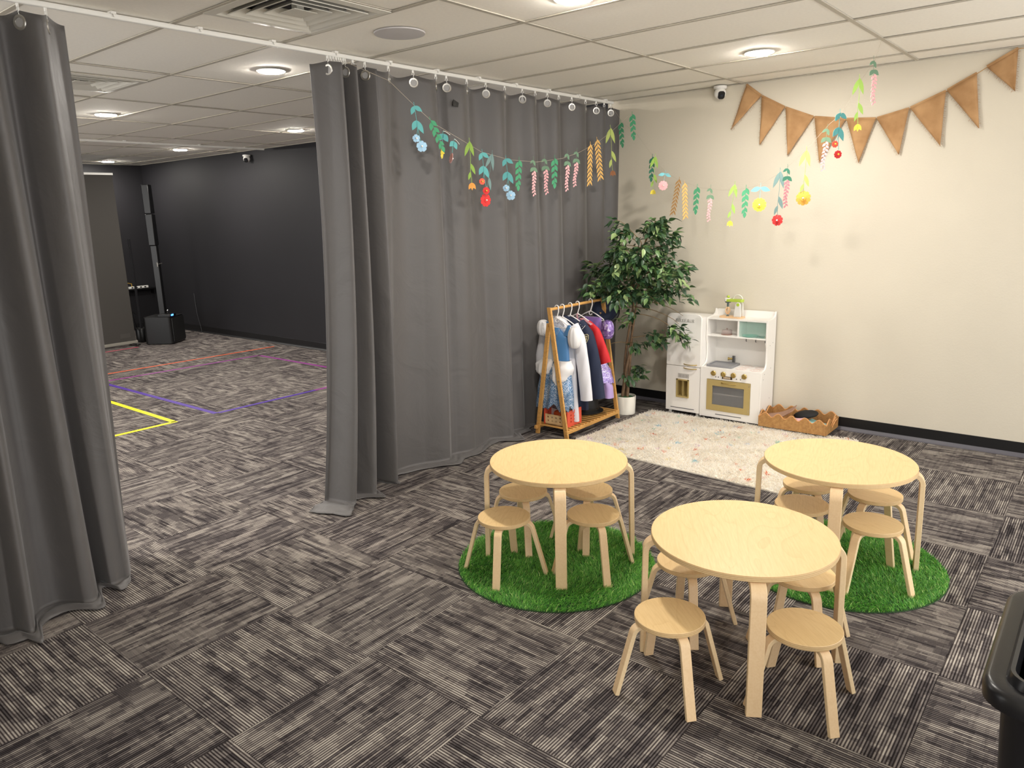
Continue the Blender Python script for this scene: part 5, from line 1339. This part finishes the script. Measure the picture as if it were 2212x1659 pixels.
# police cap hooked over the end of the bar
g = thing('uniform_hat', 'navy police cap hooked over the far end of the rack', 'cap', (4.225, -0.055, 0.915))
Q = Matrix.Rotation(R(-68), 4, 'Y') @ Matrix.Rotation(R(20), 4, 'X')
MB().lathe([(0.0, 0.030), (0.07, 0.032), (0.100, 0.026), (0.106, 0.012), (0.085, -0.002), (0.078, -0.006)], 40, M=Q).build('crown', M['navy'], g)
MB().lathe([(0.076, -0.006), (0.080, -0.006), (0.080, -0.040), (0.076, -0.040)], 40, M=Q).build('band', M['black_matte'], g)
m = MB(); vs = []
for i in range(13):
    a = R(200 + 140 * i / 12)
    vs += [Q @ Vector((0.078 * math.cos(a), 0.078 * math.sin(a), -0.036)), Q @ Vector((0.118 * math.cos(a), 0.118 * math.sin(a), -0.052))]
m.add(vs, [(2 * i, 2 * i + 1, 2 * i + 3, 2 * i + 2) for i in range(12)]); o = m.build('visor', M['black'], g); so = o.modifiers.new('solid', 'SOLIDIFY'); so.thickness = 0.003
m = MB(); m.tube([Q @ Vector((0.079 * math.cos(a), 0.079 * math.sin(a), -0.034)) for a in np.linspace(R(205), R(335), 12)], 0.003, 6); m.build('cap_cord', M['gold'], g)

# perforated toy crate on the slats
def perforated(m, nx, ny, w, h, r, t, Mx, mx=0.0):
    cw, ch = (w - 2 * mx) / nx, (h - 2 * mx) / ny
    def quad_plate(x0, x1, y0, y1): m.prism([(x0, y0), (x1, y0), (x1, y1), (x0, y1)], t, Mx)
    if mx:
        quad_plate(0, w, 0, mx); quad_plate(0, w, h - mx, h); quad_plate(0, mx, mx, h - mx); quad_plate(w - mx, w, mx, h - mx)
    for i in range(nx):
        for j in range(ny):
            cx, cy = mx + (i + .5) * cw, mx + (j + .5) * ch
            sq = [(1, 0), (1, 1), (0, 1), (-1, 1), (-1, 0), (-1, -1), (0, -1), (1, -1)]
            ob = [Vector((cx + a * cw / 2, cy + b * ch / 2, 0)) for a, b in sq]; ib = [Vector((cx + r * math.cos(R(45 * k)), cy + r * math.sin(R(45 * k)), 0)) for k in range(8)]
            up = Vector((0, 0, t)); vs = ob + ib + [p + up for p in ob] + [p + up for p in ib]; fs = []
            for k in range(8):
                l = (k + 1) % 8; fs += [(k, l, 8 + l, 8 + k), (16 + k, 24 + k, 24 + l, 16 + l), (8 + k, 8 + l, 24 + l, 24 + k), (k, 16 + k, 16 + l, l)]
            m.add([Mx @ p for p in vs], fs)
M['crate_or'] = plain('orange_red_wood', '#d8543a', 0.55); M['crate_wd'] = plain('crate_plywood', '#d9b98a', 0.6, var=0.1, vscale=12)
CXo, CYo, CZo = 3.50, -0.055, 0.0795
g = thing('toy_crate', 'orange and plywood perforated toy crate on the rack slats', 'crate', (CXo, CYo, CZo))
Mf = Matrix(((0, 0, 1, 0.004), (1, 0, 0, -0.105), (0, 1, 0, 0.008), (0, 0, 0, 1)))
m = MB(); perforated(m, 5, 2, 0.21, 0.075, 0.0075, 0.006, Mf, 0.008); m.build('front_panel', M['crate_wd'], g, smooth=0)
Mf2 = Mf.copy(); Mf2[0][3] = 0.185
m = MB(); perforated(m, 5, 2, 0.21, 0.075, 0.0075, 0.006, Mf2, 0.008); m.build('back_panel', M['crate_wd'], g, smooth=0)
for yy in (-0.115, 0.105):
    m = MB(); perforated(m, 3, 3, 0.195, 0.128, 0.0085, 0.010, Matrix(((1, 0, 0, 0), (0, 0, 1, yy), (0, 1, 0, 0.0), (0, 0, 0, 1))), 0.025); m.build('end_panel', M['crate_or'], g, smooth=0, bevel=0.0)
MB().box(0.01, 0.185, -0.105, 0.105, 0.0, 0.008).build('base', M['crate_wd'], g)
def blob(name, label, cat, mat, c, r, rot=(0, 0, 0), seams=None):
    rings = []
    for i in range(17):
        q = -1 + 2 * i / 16; w = math.sqrt(max(0.003, 1 - q * q))
        rings.append([Vector((r[0] * w * math.cos(a), r[1] * q, r[2] * w * math.sin(a))) for a in np.linspace(0, 2 * math.pi, 22, endpoint=False)])
    o = thing(name, label, cat, c); o.rotation_euler = rot
    MB().loft(rings).build('body', mat, o, smooth=60)
    return o
b = blob('toy_football', 'orange soft toy football in the perforated crate', 'ball', plain('orange_plush', '#e0602a', 0.7), (3.585, -0.055, 0.150), (0.042, 0.072, 0.040), (R(8), 0, R(6)))
MB().tube([(0.043 * math.cos(a), 0.0, 0.041 * math.sin(a)) for a in np.linspace(0, 2 * math.pi, 24, endpoint=False)], 0.001, 5, closed=True).build('seam', plain('seam_cream', '#e8b48c', 0.7), b)
def strip(name, label, cat, mat, pts, w, t, side):
    m = MB().sweep(pts, w, t, side); o = m.build(name, mat, bevel=0.002); tag(o, label, cat); return o
strip('toy_track', 'blue curved toy track piece at the back of the crate', 'toy', plain('blue_toy', '#3d9cc4', 0.5), [(3.66, 0.02, 0.15), (3.655, -0.03, 0.190), (3.66, -0.09, 0.195), (3.67, -0.14, 0.17)], 0.03, 0.010, (1, 0, 0))
strip('toy_stick', 'yellow toy stick leaning out of the crate', 'toy', plain('yellow_toy', '#e9c93a', 0.5), [(3.575, -0.095, 0.10), (3.62, -0.110, 0.175), (3.64, -0.116, 0.215)], 0.014, 0.010, (0, 1, 0))
# black hat on the slats
g = thing('black_hat', 'large black costume hat resting on the rack slats', 'hat', (3.985, -0.01, 0.0795))
MB().lathe([(0.0, 0.004), (0.13, 0.004), (0.152, 0.010), (0.154, 0.014), (0.12, 0.016), (0.108, 0.024)], 40).build('brim', M['black_matte'], g)
MB().lathe([(0.108, 0.014), (0.112, 0.05), (0.108, 0.11), (0.085, 0.145), (0.04, 0.155), (0.0, 0.150)], 40).build('crown', M['black_matte'], g)
MB().lathe([(0.1095, 0.018), (0.1135, 0.018), (0.1145, 0.042), (0.111, 0.042)], 40).build('hat_band', M['black'], g)
# ------------------------------------------------------------------ far room
def tape(name, label, mat, runs, w=0.048):
    t = thing(name, label, 'floor tape', (runs[0][0][0], runs[0][0][1], 0.0012)); ox, oy = runs[0][0]
    for (a, b) in runs:
        d = Vector((b[0] - a[0], b[1] - a[1], 0)); n_ = Vector((-d.y, d.x, 0)).normalized() * w / 2
        A = Vector((a[0] - ox, a[1] - oy, 0)); B = Vector((b[0] - ox, b[1] - oy, 0))
        m = MB(); m.add([A - n_, B - n_, B + n_, A + n_] + [p + Vector((0, 0, 0.0012)) for p in (A - n_, B - n_, B + n_, A + n_)], [(3, 2, 1, 0), (4, 5, 6, 7), (0, 1, 5, 4), (1, 2, 6, 5), (2, 3, 7, 6), (3, 0, 4, 7)])
        m.build('tape_strip', mat, t, smooth=0)
TP = {k: plain('tape_' + k, h, 0.5) for k, h in dict(yellow='#e8e01e', purple='#4a2c8f', magenta='#8a3c86', orange='#f06a3a', pink='#d9506a').items()}
tape('floor_tape', 'yellow tape corner on the carpet beside the left curtain', TP['yellow'], [((1.915, 3.0), (1.915, 4.6)), ((1.939, 3.0), (0.6, 3.01))])
tape('floor_tape', 'deep purple tape corner on the far carpet', TP['purple'], [((2.29, 2.955), (2.26, 5.3)), ((2.314, 2.955), (3.38, 2.94))])
tape('floor_tape', 'faded magenta tape outlining the far side of the square', TP['magenta'], [((3.38, 2.94), (4.22, 2.925)), ((4.198, 2.93), (4.194, 5.29)), ((4.218, 5.268), (2.24, 5.40))])
tape('floor_tape', 'orange tape line across the far carpet', TP['orange'], [((1.8, 5.86), (4.70, 5.70))], 0.032)
tape('floor_tape', 'short pinkish red tape line under the grey screen', TP['pink'], [((2.4, 7.44), (3.62, 7.46))], 0.03)

M['screen'] = plain('grey_screen_fabric', '#3d3a36', 0.8)
g = thing('display_screen', 'tall grey freestanding screen panel at the far left', 'screen', (3.05, 7.66, 0))
MB().box(-0.63, 0.63, -0.012, 0.012, 0.06, 2.40).build('panel', M['screen'], g, bevel=0.003)
MB().box(-0.64, 0.64, -0.02, 0.02, 2.40, 2.43).build('top_rail', M['white'], g, bevel=0.003)  # white colour stands for light caught on the top edge
MB().box(-0.65, 0.65, -0.03, 0.03, 0.035, 0.075).build('bottom_rail', plain('screen_rail', '#8a867c', 0.5), g, bevel=0.004)
MB().box(0.42, 0.56, -0.0135, -0.0118, 0.13, 0.19).build('logo_plate', plain('logo_dark', '#45423e', 0.6), g)
for sx in (-0.58, 0.60):
    MB().box(sx - 0.025, sx + 0.025, -0.16, 0.16, 0.02, 0.04).build('foot', M['black'], g, bevel=0.004)
    for sy in (-0.13, 0.13):
        m = MB(); m.lathe([(0.0, -0.008), (0.014, -0.008), (0.016, 0.0), (0.014, 0.008), (0.0, 0.008)], 16, M=Matrix.Translation((sx, sy, 0.016)) @ Matrix.Rotation(R(90), 4, 'Y')); m.build('caster', M['steel'], g)
# main PA: subwoofer with column
g = thing('column_loudspeaker', 'black column loudspeaker on a subwoofer beside the charcoal wall', 'loudspeaker', (4.06, 7.50, 0), R(38))
rings = [[Vector((x, y, z)) for x, y in rrect(-0.21, 0.21, -0.20, 0.22, 0.05, 5)] for z in (0.012, 0.40)]
MB().loft(rings).build('subwoofer', M['black'], g, smooth=40)
m = MB(); m.prism(rrect(-0.18, 0.18, 0.03, 0.38, 0.02, 4), 0.01, Matrix(((1, 0, 0, 0), (0, 0, 1, -0.208), (0, 1, 0, 0), (0, 0, 0, 1)))); m.build('grille', M['black_matte'], g)
m = MB(); m.box(-0.18, 0.0, -0.19, 0.0, 0.40, 0.44); m.build('mixer_panel', M['black'], g, bevel=0.006)
def glow(name, c, s):
    m, nt, b = new_mat(name); b.inputs['Base Color'].default_value = S(c); b.inputs['Emission Color'].default_value = S(c); b.inputs['Emission Strength'].default_value = s; return m
MB().box(-0.155, -0.09, -0.194, -0.190, 0.412, 0.434).build('display', glow('blue_lcd', '#3d7bf0', 6.0), g)
m = MB(); m.tube([(0.08, -0.02, 0.40), (0.08, -0.02, 0.46), (0.10, -0.02, 0.47), (0.11, -0.02, 0.45)], 0.008, 8); m.build('carry_handle', M['steel'], g)
m = MB(); m.box(-0.035, 0.035, -0.045, 0.045, 0.40, 1.42); m.build('column_spacer', M['black'], g, bevel=0.008)
m = MB(); m.box(-0.055, 0.055, -0.05, 0.05, 1.42, 1.86); m.build('column_lower', M['black'], g, bevel=0.008)
m = MB(); m.box(-0.055, 0.055, -0.05, 0.05, 1.868, 2.27); m.build('column_upper', M['black'], g, bevel=0.008)
m = MB(); m.tube([(-0.07, -0.05, 1.15), (0.06, -0.05, 1.16)], 0.006, 8); m.tube([(-0.075, -0.05, 1.12), (-0.075, -0.05, 1.18)], 0.010, 8); m.build('clamp', M['steel'], g)
# slim second stand
g = thing('slim_loudspeaker', 'thin black pole loudspeaker on a small round base', 'loudspeaker', (3.90, 7.92, 0))
MB().lathe([(0.0, 0.004), (0.085, 0.004), (0.088, 0.02), (0.086, 0.20), (0.080, 0.21), (0.0, 0.212)], 28).build('base', M['black'], g, smooth=40)
MB().tube([(0, 0, 0.21), (0, 0, 1.52)], 0.018, 10).build('pole', plain('pole_black', '#232326', 0.35), g)
# wall shelf with power strip and cords
g = thing('wall_shelf', 'short black shelf on the end wall', 'shelf', (4.58, Y1 - 0.001, 0.66))
MB().box(-0.28, 0.28, -0.15, -0.001, 0.0, 0.025).build('board', M['black'], g, bevel=0.003)
for sx in (-0.2, 0.2): MB().box(sx - 0.01, sx + 0.01, -0.12, -0.001, -0.08, 0.0).build('bracket', M['black'], g)
g = thing('power_strip', 'white power strip lying on the short black shelf', 'power strip', (4.53, Y1 - 0.09, 0.6855))
MB().box(-0.16, 0.16, -0.025, 0.025, 0, 0.035).build('body', M['white'], g, bevel=0.004)
for k in range(4): MB().box(-0.12 + 0.07 * k, -0.09 + 0.07 * k, -0.0262, -0.0245, 0.008, 0.028).build('socket', M['black'], g)
m = MB(); m.tube([(-0.10, 0, 0.035), (-0.10, 0, 0.08), (-0.17, -0.02, 0.10), (-0.25, -0.05, 0.04), (-0.27, -0.07, -0.05)], 0.006, 6); m.build('plug_lead', plain('yellow_lead', '#c9a23a', 0.5), g)
def cord(name, label, pts, r, mat):
    # smooth cord through the points
    P_ = [Vector(p) for p in pts]; out = []
    for i in range(len(P_) - 1):
        a, b, c, d = P_[max(i - 1, 0)], P_[i], P_[i + 1], P_[min(i + 2, len(P_) - 1)]
        for s in range(8):
            t = s / 8
            out.append(0.5 * ((2 * b) + (c - a) * t + (2 * a - 5 * b + 4 * c - d) * t * t + (3 * b - a - 3 * c + d) * t ** 3))
    out.append(P_[-1]); o = MB().tube(out, r, 6).build(name, mat); tag(o, label, 'cord'); return o
cord('cable', 'black cord hanging from the shelf to the subwoofer', [(4.26, 9.19, 0.64), (4.18, 9.0, 0.45), (4.12, 8.3, 0.30), (4.10, 7.80, 0.41)], 0.005, M['black'])
cord('cable', 'thin cord running down the charcoal wall', [(4.875, 8.1, 0.62), (4.86, 8.05, 0.3), (4.85, 7.95, 0.012), (4.7, 7.8, 0.008)], 0.004, plain('cord_grey', '#3a3a3d', 0.5))
cord('cable', 'looped cord between grey screen and thin pole loudspeaker', [(3.68, 7.66, 0.55), (3.72, 7.70, 0.35), (3.80, 7.80, 0.20), (3.86, 7.86, 0.22)], 0.005, M['black'])
cord('cable', 'orange tipped cord lying on the carpet behind the subwoofer', [(3.95, 7.98, 0.02), (4.1, 8.15, 0.008), (4.4, 8.2, 0.008), (4.8, 8.1, 0.008)], 0.005, M['black'])

# ------------------------------------------------------------------ waste bin at the near right
M['bin'] = plain('bin_plastic', '#141417', 0.3, bump=0.05, bscale=300)
g = thing('waste_bin', 'glossy black waste bin cut off by the right edge', 'waste bin', (1.06, -3.44, 0))
def rr(hx, hy, r, z): return [Vector((x, y, z)) for x, y in rrect(-hx, hx, -hy, hy, r, 7)]
MB().loft([rr(0.215, 0.105, 0.05, 0.004), rr(0.222, 0.110, 0.05, 0.02), rr(0.268, 0.140, 0.06, 0.60), rr(0.262, 0.134, 0.056, 0.60), rr(0.21, 0.10, 0.045, 0.02)], True).build('body', M['bin'], g, smooth=40)
MB().loft([rr(0.270, 0.142, 0.062, 0.580), rr(0.275, 0.147, 0.062, 0.600), rr(0.268, 0.140, 0.06, 0.602), rr(0.266, 0.138, 0.06, 0.580)], True).build('liner', plain('liner_cream', '#d9d3bd', 0.6), g, smooth=40)
MB().loft([rr(0.292, 0.166, 0.075, 0.592), rr(0.304, 0.178, 0.082, 0.600), rr(0.306, 0.180, 0.083, 0.632), rr(0.300, 0.174, 0.079, 0.642), rr(0.292, 0.166, 0.076, 0.648), rr(0.262, 0.136, 0.060, 0.642), rr(0.255, 0.129, 0.056, 0.664), rr(0.246, 0.120, 0.052, 0.662), rr(0.240, 0.115, 0.05, 0.560), rr(0.282, 0.155, 0.07, 0.592)], False).build('rim', M['bin'], g, smooth=50)
